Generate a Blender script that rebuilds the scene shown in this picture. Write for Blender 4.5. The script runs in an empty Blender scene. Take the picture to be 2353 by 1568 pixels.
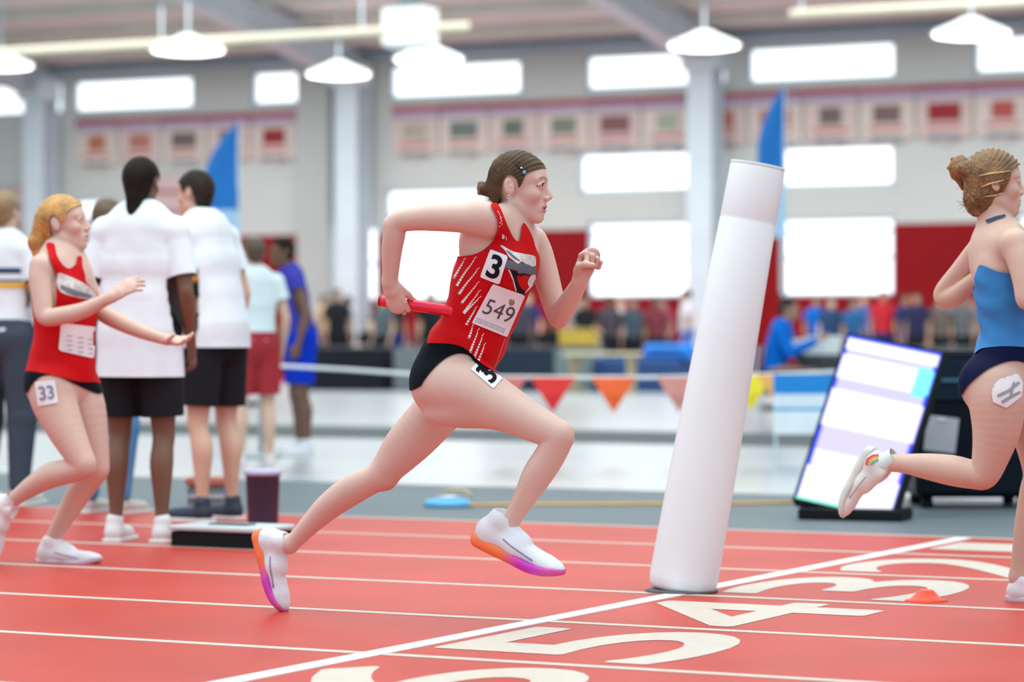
import bpy, bmesh, math, random
import numpy as np
from mathutils import Vector, Matrix
from mathutils.bvhtree import BVHTree

random.seed(7)
rng = np.random.default_rng(7)
SC = bpy.context.scene
COL = SC.collection

# ------------------------------------------------------------------ camera, world, light, exposure
FPX, CX, HY, CAMH, YAW = 6630.0, 1176.5, 768.0, 0.95, math.radians(27.4)
cy_, sy_ = math.cos(YAW), math.sin(YAW)
RIGHT = np.array([cy_, sy_, 0.0]); LOOK = np.array([-sy_, cy_, 0.0]); UP = np.array([0, 0, 1.0])
EYE = np.array([0, 0, CAMH])
cam_data = bpy.data.cameras.new('camera')
cam = bpy.data.objects.new('camera', cam_data); COL.objects.link(cam)
cam.location = EYE; cam.rotation_euler = (math.pi / 2, 0, YAW)
cam_data.sensor_width = 36.0; cam_data.lens = 36.0 * FPX / 2353.0
cam_data.shift_y = -(784 - HY) / 2353.0
cam_data.clip_end = 400
cam_data.dof.use_dof = True
cam_data.dof.focus_distance = 9.35
cam_data.dof.aperture_fstop = 2.2
SC.camera = cam

world = bpy.data.worlds.new('daylight'); SC.world = world
world.use_nodes = True
bg = world.node_tree.nodes['Background']
bg.inputs[0].default_value = (0.77, 0.99, 1.09, 1); bg.inputs[1].default_value = 0.93

def area(name, loc, size, energy, color, rot=(0, 0, 0)):
    d = bpy.data.lights.new(name, 'AREA'); d.shape = 'RECTANGLE'
    d.size, d.size_y = size; d.energy = energy; d.color = color
    o = bpy.data.objects.new(name, d); COL.objects.link(o)
    o.location = loc; o.rotation_euler = rot
    return o
area('hall_lights', (-6, 9, 8.5), (14, 10), 900, (1.0, 0.95, 0.85))
area('hall_lights', (-22, 43, 6.6), (36, 14), 3900, (0.93, 1.0, 1.0))
area('hall_lights', (-12, 24, 8.5), (24, 12), 900, (0.95, 1.0, 1.0))

SC.view_settings.view_transform = 'Standard'
SC.view_settings.look = 'None'
SC.view_settings.exposure = 0.20
SC.view_settings.gamma = 1.0
SC.view_settings.use_curve_mapping = False

# ------------------------------------------------------------------ helpers: pixels of the photograph to places in the hall
def ray(px, py):
    return LOOK + RIGHT * ((px - CX) / FPX) + UP * ((HY - py) / FPX)
def PY(px, py, Y):
    d = ray(px, py); return EYE + d * (Y / d[1])
def PZ(px, py, z):
    return EYE + ray(px, py) * z
def G(px, py, h=0.0):
    z = FPX * (CAMH - h) / (py - HY); return EYE + ray(px, py) * z
def GX(px, z, h=0.0):      # floor point at image column px and depth z
    p = EYE + ray(px, HY) * z; p[2] = h; return p
def proj(V):
    z = V @ LOOK; z = np.where(np.abs(z) < 1e-6, 1e-6, z)
    return CX + FPX * (V @ RIGHT) / z, HY - FPX * (V[..., 2] - CAMH) / z
def nrm(v):
    v = np.array(v, float); return v / (np.linalg.norm(v) + 1e-12)

# ------------------------------------------------------------------ materials
MATS = {}
def mat(name, color, rough=0.6, var=0.06, scale=6.0, bump=0.0, bscale=None, metal=0.0, emit=None, sss=0.0, attr=None,
        stretch=(1, 1, 1), alpha=None, spec=0.5, coat=0.0):
    if name in MATS: return MATS[name]
    if rough >= .7 and spec == .5: spec = .15
    if max(color) < .06 and spec == .5: spec = .06
    m = bpy.data.materials.new(name); m.use_nodes = True
    nt = m.node_tree; N = nt.nodes; L = nt.links
    b = N['Principled BSDF']
    tc = N.new('ShaderNodeTexCoord'); mp = N.new('ShaderNodeMapping'); mp.inputs['Scale'].default_value = stretch
    L.new(tc.outputs['Object'], mp.inputs['Vector'])
    nz = N.new('ShaderNodeTexNoise'); nz.inputs['Scale'].default_value = scale; nz.inputs['Detail'].default_value = 4
    L.new(mp.outputs['Vector'], nz.inputs['Vector'])
    rp = N.new('ShaderNodeMapRange'); rp.inputs['From Min'].default_value = 0.3; rp.inputs['From Max'].default_value = 0.7
    rp.inputs['To Min'].default_value = 1 - var; rp.inputs['To Max'].default_value = 1 + var
    L.new(nz.outputs['Fac'], rp.inputs['Value'])
    mx = N.new('ShaderNodeVectorMath'); mx.operation = 'SCALE'
    if attr:
        at = N.new('ShaderNodeAttribute'); at.attribute_name = attr
        L.new(at.outputs['Color'], mx.inputs[0])
    else:
        mx.inputs[0].default_value = color[:3]
    L.new(rp.outputs['Result'], mx.inputs['Scale'])
    L.new(mx.outputs['Vector'], b.inputs['Base Color'])
    b.inputs['Roughness'].default_value = rough; b.inputs['Metallic'].default_value = metal
    b.inputs['Specular IOR Level'].default_value = spec
    b.inputs['Coat Weight'].default_value = coat
    if sss: 
        b.inputs['Subsurface Weight'].default_value = sss
        b.inputs['Subsurface Radius'].default_value = (1.0, 0.35, 0.2); b.inputs['Subsurface Scale'].default_value = 0.012
    if bump:
        n2 = N.new('ShaderNodeTexNoise'); n2.inputs['Scale'].default_value = bscale or scale * 4; n2.inputs['Detail'].default_value = 3
        L.new(mp.outputs['Vector'], n2.inputs['Vector'])
        bp = N.new('ShaderNodeBump'); bp.inputs['Strength'].default_value = bump; bp.inputs['Distance'].default_value = 0.01
        L.new(n2.outputs['Fac'], bp.inputs['Height']); L.new(bp.outputs['Normal'], b.inputs['Normal'])
    if emit:
        b.inputs['Emission Color'].default_value = (*emit[:3], 1); b.inputs['Emission Strength'].default_value = emit[3]
    MATS[name] = m
    return m

# ------------------------------------------------------------------ objects
def tag(o, label=None, cat=None, group=None, kind=None):
    if label: o['label'] = label
    if cat: o['category'] = cat
    if group: o['group'] = group
    if kind: o['kind'] = kind
    return o
def empty(name, loc, label=None, cat=None, group=None, kind=None, rz=0):
    o = bpy.data.objects.new(name, None); COL.objects.link(o)
    o.location = tuple(float(v) for v in loc); o.rotation_euler = (0, 0, rz); o.empty_display_size = 0.1
    bpy.context.view_layer.update()
    return tag(o, label, cat, group, kind)
def meshobj(name, V, Fs, m, parent=None, smooth=True, label=None, kind=None):
    """V in world coordinates; the object keeps its parent's frame."""
    me = bpy.data.meshes.new(name)
    V = np.asarray(V, dtype=np.float32).reshape(-1, 3)
    if parent is not None:
        off = np.array(parent_loc(parent)); 
        rz = parent_rz(parent)
        V = V - off
        if rz:
            c, s = math.cos(-rz), math.sin(-rz)
            V = np.stack([V[:, 0] * c - V[:, 1] * s, V[:, 0] * s + V[:, 1] * c, V[:, 2]], 1)
    if isinstance(Fs, np.ndarray):
        k = Fs.shape[1]
        me.vertices.add(len(V)); me.vertices.foreach_set('co', V.astype(np.float32).ravel())
        me.loops.add(Fs.size); me.loops.foreach_set('vertex_index', Fs.astype(np.int32).ravel())
        me.polygons.add(len(Fs)); me.polygons.foreach_set('loop_start', np.arange(0, Fs.size, k, dtype=np.int32))
        try: me.polygons.foreach_set('loop_total', np.full(len(Fs), k, dtype=np.int32))
        except Exception: pass
        me.update(calc_edges=True); me.validate()
    else:
        me.from_pydata([tuple(map(float, v)) for v in V], [], [tuple(int(i) for i in f) for f in Fs])
        me.update()
    if m is not None: me.materials.append(m)
    if smooth: me.polygons.foreach_set('use_smooth', np.ones(len(me.polygons), dtype=bool))
    o = bpy.data.objects.new(name, me); COL.objects.link(o)
    if parent is not None: o.parent = parent
    if label: o['label'] = label
    if kind: o['kind'] = kind
    return o
def parent_loc(p):
    v = Vector((0, 0, 0))
    while p is not None:
        v = v + p.location; p = p.parent
    return v
def parent_rz(p):
    r = 0
    while p is not None:
        r += p.rotation_euler[2]; p = p.parent
    return r

class MB:
    """collects boxes, tubes, lathes in local coordinates"""
    def __init__(s): s.V = []; s.F = []
    def add(s, V, F):
        n = len(s.V); s.V += [tuple(map(float, v)) for v in V]; s.F += [tuple(i + n for i in f) for f in F]; return s
    def box(s, c, size, rz=0, bev=0.0, M=None):
        x, y, z = [v / 2 for v in size]
        if bev <= 0:
            P = [(a * x, b * y, e * z) for e in (-1, 1) for a, b in ((-1, -1), (1, -1), (1, 1), (-1, 1))]
            Fq = [(3, 2, 1, 0), (4, 5, 6, 7), (0, 1, 5, 4), (1, 2, 6, 5), (2, 3, 7, 6), (3, 0, 4, 7)]
        else:
            bev = min(bev, x * .49, y * .49, z * .49)
            ring = []
            for a, b in ((-1, -1), (1, -1), (1, 1), (-1, 1)):
                if a * b > 0: ring += [(a * x, b * (y - bev)), (a * (x - bev), b * y)] if False else []
            o8 = [(-x + bev, -y), (x - bev, -y), (x, -y + bev), (x, y - bev), (x - bev, y), (-x + bev, y), (-x, y - bev), (-x, -y + bev)]
            i8 = [(-x + bev, -y + bev), (x - bev, -y + bev), (x - bev, -y + bev), (x - bev, y - bev), (x - bev, y - bev), (-x + bev, y - bev), (-x + bev, y - bev), (-x + bev, -y + bev)]
            P = [(a, b, -z) for a, b in i8] + [(a, b, -z + bev) for a, b in o8] + [(a, b, z - bev) for a, b in o8] + [(a, b, z) for a, b in i8]
            Fq = [tuple(range(7, -1, -1)), tuple(range(24, 32))]
            for r in range(3):
                for i in range(8):
                    j = (i + 1) % 8; Fq.append((r * 8 + i, r * 8 + j, r * 8 + 8 + j, r * 8 + 8 + i))
        ca, sa = math.cos(rz), math.sin(rz)
        if M is not None:
            P = [tuple(M @ Vector(p)) for p in P]
        s.add([(c[0] + p[0] * ca - p[1] * sa, c[1] + p[0] * sa + p[1] * ca, c[2] + p[2]) for p in P], Fq); return s
    def tube(s, pts, r, n=10, cap=True):
        pts = [np.array(p, float) for p in pts]
        rs = r if hasattr(r, '__len__') else [r] * len(pts)
        V = []; F = []
        prev = None
        for i, p in enumerate(pts):
            a = pts[max(i - 1, 0)]; b = pts[min(i + 1, len(pts) - 1)]
            t = nrm(b - a)
            if prev is None:
                u = nrm(np.cross(t, [0, 0, 1] if abs(t[2]) < .9 else [1, 0, 0]))
            else:
                u = nrm(prev - t * np.dot(prev, t))
            prev = u; w = np.cross(t, u)
            for k in range(n):
                an = 2 * math.pi * k / n
                V.append(p + (u * math.cos(an) + w * math.sin(an)) * rs[i])
        for i in range(len(pts) - 1):
            for k in range(n):
                k2 = (k + 1) % n; F.append((i * n + k, i * n + k2, (i + 1) * n + k2, (i + 1) * n + k))
        if cap:
            F.append(tuple(range(n - 1, -1, -1))); F.append(tuple((len(pts) - 1) * n + k for k in range(n)))
        return s.add(V, F)
    def lathe(s, prof, c=(0, 0, 0), n=24):
        V = []; F = []
        for (r, z) in prof:
            for k in range(n):
                a = 2 * math.pi * k / n; V.append((c[0] + r * math.cos(a), c[1] + r * math.sin(a), c[2] + z))
        for i in range(len(prof) - 1):
            for k in range(n):
                k2 = (k + 1) % n; F.append((i * n + k, i * n + k2, (i + 1) * n + k2, (i + 1) * n + k))
        F.append(tuple(range(n - 1, -1, -1))); F.append(tuple((len(prof) - 1) * n + k for k in range(n)))
        return s.add(V, F)
    def build(s, name, m, parent=None, smooth=False, label=None, kind=None, local=True):
        """vertices given in the parent's local frame (or world without parent)"""
        me = bpy.data.meshes.new(name); me.from_pydata(s.V, [], s.F); me.update()
        if m is not None: me.materials.append(m)
        if smooth: me.polygons.foreach_set('use_smooth', np.ones(len(me.polygons), dtype=bool))
        o = bpy.data.objects.new(name, me); COL.objects.link(o)
        if parent is not None: o.parent = parent
        if label: o['label'] = label
        if kind: o['kind'] = kind
        return o

# ------------------------------------------------------------------ organic surfaces: a distance field and its surface
class Field:
    def __init__(s, lo, hi, h):
        s.lo = np.array(lo, float); s.h = h
        n = np.ceil((np.array(hi) - s.lo) / h).astype(int) + 1
        s.D = np.full(tuple(n), 0.2, dtype=np.float32)
    def sub(s, lo, hi):
        a = np.clip(np.floor((lo - s.lo) / s.h).astype(int), 0, np.array(s.D.shape) - 1)
        b = np.clip(np.ceil((hi - s.lo) / s.h).astype(int) + 1, 1, np.array(s.D.shape))
        b = np.maximum(b, a + 1)
        sl = tuple(slice(i, j) for i, j in zip(a, b))
        ax = [(s.lo[i] + np.arange(a[i], b[i]) * s.h).astype(np.float32) for i in range(3)]
        return sl, ax[0][:, None, None], ax[1][None, :, None], ax[2][None, None, :]
    def _mix(s, sl, d, k, cut=False):
        D = s.D[sl]
        if cut:
            d = -d
            hh = np.maximum(k - np.abs(D - d), 0) / k
            s.D[sl] = np.maximum(D, d) + hh * hh * k * 0.25
        else:
            hh = np.maximum(k - np.abs(D - d), 0) / k
            s.D[sl] = np.minimum(D, d) - hh * hh * k * 0.25
    def cone(s, a, b, ra, rb, k=0.015, n=None, f=1.0, cut=False):
        a = np.array(a, float); b = np.array(b, float)
        if np.linalg.norm(b - a) < 1e-5: b = a + np.array([0, 0, 1e-4])
        m = max(ra, rb) * max(1, f) + k + 0.025
        sl, X, Y, Z = s.sub(np.minimum(a, b) - m, np.maximum(a, b) + m)
        ab = b - a
        X = X - a[0]; Y = Y - a[1]; Z = Z - a[2]
        t = np.clip((X * ab[0] + Y * ab[1] + Z * ab[2]) / float(ab @ ab), 0, 1)
        qx = X - ab[0] * t; qy = Y - ab[1] * t; qz = Z - ab[2] * t
        if n is not None:
            c = (qx * n[0] + qy * n[1] + qz * n[2]) * (1 / f - 1)
            qx = qx + n[0] * c; qy = qy + n[1] * c; qz = qz + n[2] * c
        d = np.sqrt(qx * qx + qy * qy + qz * qz) - (ra + (rb - ra) * t)
        s._mix(sl, d.astype(np.float32), k, cut); return s
    def ell(s, c, axes, r, k=0.012, cut=False):
        c = np.array(c, float); r = np.array(r, float); A = np.array(axes, float)
        m = float(r.max()) + k + 0.02
        sl, X, Y, Z = s.sub(c - m, c + m)
        X = X - c[0]; Y = Y - c[1]; Z = Z - c[2]
        p = [(X * A[i][0] + Y * A[i][1] + Z * A[i][2]) for i in range(3)]
        k0 = np.sqrt(sum((p[i] / r[i]) ** 2 for i in range(3)))
        k1 = np.sqrt(sum((p[i] / r[i] ** 2) ** 2 for i in range(3))) + 1e-6
        d = k0 * (k0 - 1) / k1
        s._mix(sl, d.astype(np.float32), k, cut); return s
    def chain(s, pr, k=0.015, n=None, f=1.0):
        P = np.array([np.append(np.array(p, float), r) for p, r in pr])
        if len(P) > 3:                                   # a smooth line through the points, so the limb has no steps
            E_ = np.vstack([2 * P[0] - P[1], P, 2 * P[-1] - P[-2]]); out = []
            for i in range(1, len(E_) - 2):
                p0, p1, p2, p3 = E_[i - 1:i + 3]
                for t in (0, .25, .5, .75):
                    out.append(.5 * (2 * p1 + (p2 - p0) * t + (2 * p0 - 5 * p1 + 4 * p2 - p3) * t * t + (3 * p1 - p0 - 3 * p2 + p3) * t ** 3))
            P = np.array(out + [P[-1]])
        m = P[:, 3].max() * max(1, f) + k + .025
        sl, X, Y, Z = s.sub(P[:, :3].min(0) - m, P[:, :3].max(0) + m)
        full = s.D
        tmp = np.full(s.D[sl].shape, .2, np.float32)
        org = [q.start for q in sl]
        for p, q in zip(P[:-1], P[1:]):
            mm = max(p[3], q[3]) * max(1, f) + k + .025
            s2, X, Y, Z = s.sub(np.minimum(p[:3], q[:3]) - mm, np.maximum(p[:3], q[:3]) + mm)
            loc = tuple(slice(z.start - o, z.stop - o) for z, o in zip(s2, org))
            ab = q[:3] - p[:3]; X = X - p[0]; Y = Y - p[1]; Z = Z - p[2]
            t = np.clip((X * ab[0] + Y * ab[1] + Z * ab[2]) / max(float(ab @ ab), 1e-9), 0, 1)
            qx = X - ab[0] * t; qy = Y - ab[1] * t; qz = Z - ab[2] * t
            if n is not None:
                cc = (qx * n[0] + qy * n[1] + qz * n[2]) * (1 / f - 1); qx = qx + n[0] * cc; qy = qy + n[1] * cc; qz = qz + n[2] * cc
            dd = np.sqrt(qx * qx + qy * qy + qz * qz) - (p[3] + (q[3] - p[3]) * t)
            tmp[loc] = np.minimum(tmp[loc], dd)
        s._mix(sl, tmp, k)
        return s
    def value(s, V):
        g = (V - s.lo) / s.h
        i0 = np.clip(np.floor(g).astype(int), 0, np.array(s.D.shape) - 2); w = np.clip(g - i0, 0, 1)
        out = 0
        for dx in (0, 1):
            for dy in (0, 1):
                for dz in (0, 1):
                    ww = (w[:, 0] if dx else 1 - w[:, 0]) * (w[:, 1] if dy else 1 - w[:, 1]) * (w[:, 2] if dz else 1 - w[:, 2])
                    out = out + ww * s.D[i0[:, 0] + dx, i0[:, 1] + dy, i0[:, 2] + dz]
        return out
    def surf(s, iso=0.0, lo=None, hi=None):
        D = s.D; base = s.lo.copy()
        if lo is not None:
            a = np.clip(np.floor((np.array(lo) - s.lo) / s.h).astype(int), 0, np.array(D.shape) - 2)
            b = np.clip(np.ceil((np.array(hi) - s.lo) / s.h).astype(int) + 1, 2, np.array(D.shape))
            D = D[a[0]:b[0], a[1]:b[1], a[2]:b[2]]; base = s.lo + a * s.h
        I = (D < iso)
        n = np.array(D.shape)
        cnt = np.zeros(tuple(n - 1), dtype=np.int8)
        for dx in (0, 1):
            for dy in (0, 1):
                for dz in (0, 1):
                    cnt += I[dx:n[0] - 1 + dx, dy:n[1] - 1 + dy, dz:n[2] - 1 + dz]
        act = (cnt > 0) & (cnt < 8)
        ci = np.argwhere(act)
        vid = np.full(act.shape, -1, dtype=np.int32); vid[act] = np.arange(len(ci))
        pos = np.zeros((len(ci), 3)); w = np.zeros(len(ci))
        corners = [(dx, dy, dz) for dx in (0, 1) for dy in (0, 1) for dz in (0, 1)]
        vals = {c: D[ci[:, 0] + c[0], ci[:, 1] + c[1], ci[:, 2] + c[2]] - iso for c in corners}
        for c in corners:
            for ax in range(3):
                if c[ax] == 0:
                    c2 = list(c); c2[ax] = 1; c2 = tuple(c2)
                    va, vb = vals[c], vals[c2]
                    mk = (va < 0) != (vb < 0)
                    t = np.where(mk, va / np.where(mk, va - vb, 1), 0)
                    p = np.array(c, float)[None, :].repeat(len(ci), 0); p[:, ax] += t
                    pos[mk] += p[mk]; w += mk
        V = base + (ci + pos / w[:, None]) * s.h
        Q = []
        for ax in range(3):
            o1, o2 = [(1, 2), (2, 0), (0, 1)][ax]
            sh = [slice(None)] * 3; sh2 = [slice(None)] * 3
            sh[ax] = slice(0, -1); sh2[ax] = slice(1, None)
            A = I[tuple(sh)]; B = I[tuple(sh2)]
            e = np.argwhere(A != B)
            e = e[(e[:, o1] > 0) & (e[:, o2] > 0) & (e[:, o1] < n[o1] - 1) & (e[:, o2] < n[o2] - 1)]
            def gv(d1, d2):
                q = e.copy(); q[:, o1] -= d1; q[:, o2] -= d2
                return vid[q[:, 0], q[:, 1], q[:, 2]]
            q = np.stack([gv(1, 1), gv(0, 1), gv(0, 0), gv(1, 0)], 1)
            fl = ~A[e[:, 0], e[:, 1], e[:, 2]]
            q[fl] = q[fl][:, ::-1]
            Q.append(q)
        Q = np.concatenate(Q); Q = Q[(Q >= 0).all(1)]
        return V, Q

def relax(V, Q, it=8, keep=()):
    """evens out the surface; keep = [(centre, radius)] stay as they are"""
    V = V.copy(); E_ = np.concatenate([Q[:, [i, (i + 1) % 4]] for i in range(4)])
    a_, b_ = E_[:, 0], E_[:, 1]
    cnt = np.bincount(a_, minlength=len(V)) + np.bincount(b_, minlength=len(V))
    w = np.ones(len(V))
    for c, r in keep: w *= np.clip((np.linalg.norm(V - c, axis=1) - r) / .03, 0, 1)
    for k in range(it):
        S = np.stack([np.bincount(a_, V[b_, j], len(V)) + np.bincount(b_, V[a_, j], len(V)) for j in range(3)], 1) / np.maximum(cnt, 1)[:, None]
        lam = .6 if k % 2 == 0 else -.45
        V = V + (S - V) * (w * lam)[:, None]
    return V

def clip_mesh(V, Fc, g):
    """keep g>=0, cutting faces exactly on g=0"""
    V = np.asarray(V, float); g = np.asarray(g, float)
    Fa = np.asarray(Fc)
    pos = g >= 0
    s = pos[Fa].sum(1); k = Fa.shape[1]
    keep = Fa[s == k]; mixed = Fa[(s > 0) & (s < k)]
    newV = []; cache = {}; out = [tuple(f) for f in keep.tolist()]
    n0 = len(V)
    for f in mixed.tolist():
        poly = []
        for i in range(k):
            a, b = f[i], f[(i + 1) % k]
            if pos[a]: poly.append(a)
            if pos[a] != pos[b]:
                key = (a, b) if a < b else (b, a)
                if key not in cache:
                    t = g[a] / (g[a] - g[b]); cache[key] = n0 + len(newV); newV.append(V[a] + (V[b] - V[a]) * t)
                poly.append(cache[key])
        if len(poly) >= 3: out.append(tuple(poly))
    V2 = np.concatenate([V, np.array(newV).reshape(-1, 3)]) if newV else V
    used = sorted({i for f in out for i in f}); mp = {o: i for i, o in enumerate(used)}
    if not used: return np.zeros((0, 3)), []
    return V2[used], [tuple(mp[i] for i in f) for f in out]

def smooth_poly(P, n=5):
    P = np.array(P, float); out = []
    m = len(P)
    for i in range(m):
        a, b, c, d = P[(i - 1) % m], P[i], P[(i + 1) % m], P[(i + 2) % m]
        for j in range(n):
            t = j / n
            out.append(.5 * ((2 * b) + (-a + c) * t + (2 * a - 5 * b + 4 * c - d) * t * t + (-a + 3 * b - 3 * c + d) * t ** 3))
    return np.array(out)
def poly_sd(P, X, Y):
    """signed distance, positive inside"""
    P = np.asarray(P, float); X = np.asarray(X, float); Y = np.asarray(Y, float)
    d = np.full(X.shape, 1e18); ins = np.zeros(X.shape, bool)
    m = len(P)
    for i in range(m):
        x1, y1 = P[i]; x2, y2 = P[(i + 1) % m]
        ex, ey = x2 - x1, y2 - y1
        wx, wy = X - x1, Y - y1
        t = np.clip((wx * ex + wy * ey) / (ex * ex + ey * ey + 1e-12), 0, 1)
        d = np.minimum(d, (wx - ex * t) ** 2 + (wy - ey * t) ** 2)
        cnd = (y1 > Y) != (y2 > Y)
        xi = x1 + (Y - y1) / (ey if abs(ey) > 1e-12 else 1e-12) * ex
        ins ^= cnd & (X < xi)
    d = np.sqrt(d)
    return np.where(ins, d, -d)

# ------------------------------------------------------------------ human parts
def axes_of(f, u):
    f = nrm(f); l = nrm(np.cross(u, f)); u = np.cross(f, l)
    return f, l, u
def head_prims(fl, C, f, u, s=1.0, fine=True, ears=True):
    f, l, u = axes_of(f, u); A = [f, l, u]
    E = lambda x, y, z: C + (f * x + l * y + u * z) * s
    R = lambda *r: np.array(r) * s
    fl.ell(E(-.012, 0, .030), A, R(.088, .073, .083), .01)
    fl.ell(E(.037, 0, .036), A, R(.048, .058, .05), .02)
    fl.ell(E(.030, 0, -.032), A, R(.049, .053, .072), .02)
    for q in (-1, 1):
        fl.cone(E(-.006, q * .042, -.052), E(.058, q * .013, -.091), .020 * s, .016 * s, .016)
    fl.ell(E(.066, 0, -.094), A, R(.018, .021, .018), .014)
    for q in (-1, 1):
        fl.ell(E(.048, q * .038, -.022), A, R(.026, .021, .022), .02)
        fl.cone(E(.076, q * .010, .028), E(.062, q * .044, .028), .009 * s, .008 * s, .014)
        fl.ell(E(.0885, q * .032, .009), A, R(.014, .015, .010), .010, cut=True)
    fl.ell(E(.0835, 0, -.022), A, R(.016, .0115, .022), .012)
    fl.ell(E(.066, 0, -.062), A, R(.021, .030, .030), .014)
    fl.cone(E(.082, 0, .016), E(.1005, 0, -.0245), .0068 * s, .0086 * s, .010)
    if fine:
        for q in (-1, 1):
            fl.ell(E(.0910, q * .0110, -.0310), A, R(.010, .0075, .0070), .006)
            P1 = [E(.0790, q * .018, .011), E(.0815, q * .026, .0175), E(.0805, q * .035, .0180), E(.0710, q * .046, .011)]
            P2 = [E(.0780, q * .018, .008), E(.0785, q * .027, .0025), E(.0770, q * .036, .0025), E(.0705, q * .045, .009)]
            fl.chain([(p, .0026 * s) for p in P1], .005); fl.chain([(p, .0030 * s) for p in P2], .010)
        fl.ell(E(.0835, 0, -.0560), A, R(.0095, .0240, .0062), .006)
        fl.ell(E(.0810, 0, -.0700), A, R(.0095, .0210, .0070), .006)
        fl.ell(E(.0940, 0, -.0628), A, R(.0160, .0190, .0038), .002, cut=True)
    else:
        fl.ell(E(.083, 0, -.062), A, R(.010, .020, .010), .006)
    if ears:
        for q in (-1, 1):
            ta = nrm(u * .96 - f * .28); tf = nrm(np.cross(l, ta))
            fl.ell(E(-.021, q * .0745, -.002), [tf, l, ta], R(.0165, .0070, .029), .005)
            if fine:
                fl.ell(E(-.018, q * .0830, .003), [tf, l, ta], R(.0100, .0062, .018), .003, cut=True)
                fl.ell(E(-.015, q * .0785, -.002), [tf, l, ta], R(.004, .003, .008), .004)
def hand_prims(fl, wr, d, n, th, s=1.0, curls=(30, 50, 35), spread=0.0, thumb=None, k=.004):
    d = nrm(d); n = nrm(np.array(n, float) - d * np.dot(n, d)); th = nrm(np.array(th, float) - d * np.dot(th, d) - n * np.dot(th, n))
    W = lambda a, b, c: wr + (d * a + th * b + n * c) * s
    fl.cone(W(-.01, 0, 0), W(.030, 0, 0), .025 * s, .032 * s, .012, n, .62)
    fl.cone(W(.030, .0, 0), W(.078, .0, .002), .033 * s, .037 * s, .010, n, .36)
    fl.cone(W(.02, .018, .008), W(.055, .026, .008), .014 * s, .012 * s, .010)
    Ls = (.070, .078, .073, .057); Rr = (.0086, .0089, .0085, .0075)
    for i in range(4):
        y = .0295 - .0197 * i
        p = W(.084 - .0035 * abs(i - 1) - (.004 if i == 3 else 0), y, .001); a = 0
        yy = spread * (1.5 - i)
        pts = [(W(.060, y * .85, -.002), Rr[i] * 1.0 * s), (p, Rr[i] * 1.08 * s)]
        cl = curls[i] if hasattr(curls[0], '__len__') else curls
        for j, (fr, c) in enumerate(zip((.45, .31, .24), cl)):
            a += math.radians(c)
            dr = nrm(d * math.cos(a) + n * math.sin(a) + th * yy)
            p = p + dr * Ls[i] * fr * s
            pts.append((p, Rr[i] * (1.0, .90, .78)[j] * s))
        for (a0, r0), (b0, r1) in zip(pts[:-1], pts[1:]): fl.cone(a0, b0, r0, r1, k)
    t = thumb or [(.62, .62, .35), (.85, .10, .50), (.80, -.30, .55)]
    p = W(.022, .024, .008); pts = [(p, .0125 * s)]
    for (a, b, c), Ln, r in zip(t, (.044, .032, .025), (.0112, .0100, .0082)):
        p = p + nrm(d * a + th * b + n * c) * Ln * s; pts.append((p, r * s))
    for (a0, r0), (b0, r1) in zip(pts[:-1], pts[1:]): fl.cone(a0, b0, r0, r1, .006)
def arm_chain(sh, el, wr, s=1.0):
    sh, el, wr = map(np.array, (sh, el, wr)); L = lambda a, b, t: a + (b - a) * t
    return [(sh, .050 * s), (L(sh, el, .25), .047 * s), (L(sh, el, .6), .041 * s), (L(sh, el, .9), .036 * s), (el, .035 * s),
            (L(el, wr, .22), .037 * s), (L(el, wr, .55), .032 * s), (L(el, wr, .85), .025 * s), (wr, .0235 * s)]
def leg_chain(hip, kn, an, back, s=1.0):
    hip, kn, an, back = map(np.array, (hip, kn, an, back)); L = lambda a, b, t: a + (b - a) * t
    return [(hip, .090 * s), (L(hip, kn, .25), .084 * s), (L(hip, kn, .6), .068 * s), (L(hip, kn, .88), .054 * s), (kn, .051 * s),
            (L(kn, an, .12) + back * .008, .049 * s), (L(kn, an, .32) + back * .018 * s, .053 * s), (L(kn, an, .6) + back * .008, .041 * s), (L(kn, an, .85), .031 * s), (an, .031 * s)]
def foot_prims(fl, an, heel, toe, s=1.0):
    heel = np.array(heel); toe = np.array(toe); t = nrm(toe - heel); s = s * min(1, np.linalg.norm(toe - heel) / .285) * .93; up = nrm(np.array(an) - heel - t * np.dot(np.array(an) - heel, t))
    fl.cone(an, heel + t * .045 * s + up * .040 * s, .031 * s, .030 * s, .015)
    fl.cone(heel + t * .04 * s + up * .038 * s, heel + t * .15 * s + up * .035 * s, .029 * s, .028 * s, .015)
    fl.cone(heel + t * .15 * s + up * .035 * s, heel + t * .225 * s + up * .025 * s, .028 * s, .016 * s, .015)

def limits(pts, m=.16):
    P = np.array(pts); return P.min(0) - m, P.max(0) + m

def set_colors(o, cols):
    me = o.data
    a = me.color_attributes.new('Col', 'FLOAT_COLOR', 'POINT')
    c = np.ones((len(me.vertices), 4), dtype=np.float32); c[:, :3] = cols
    a.data.foreach_set('color', c.ravel())

def skin_colors(V, base, spots, noise=.03):
    """spots: (centre, radius, colour, strength)"""
    c = np.tile(np.array(base, dtype=float), (len(V), 1))
    for ctr, r, colr, st in spots:
        r = np.array(r) if hasattr(r, '__len__') else r
        d = np.linalg.norm((V - np.array(ctr)) / r, axis=1)
        w = st * np.exp(-(d ** 2) * 1.6)
        c = c * (1 - w[:, None]) + np.array(colr) * w[:, None]
    return c

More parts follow.
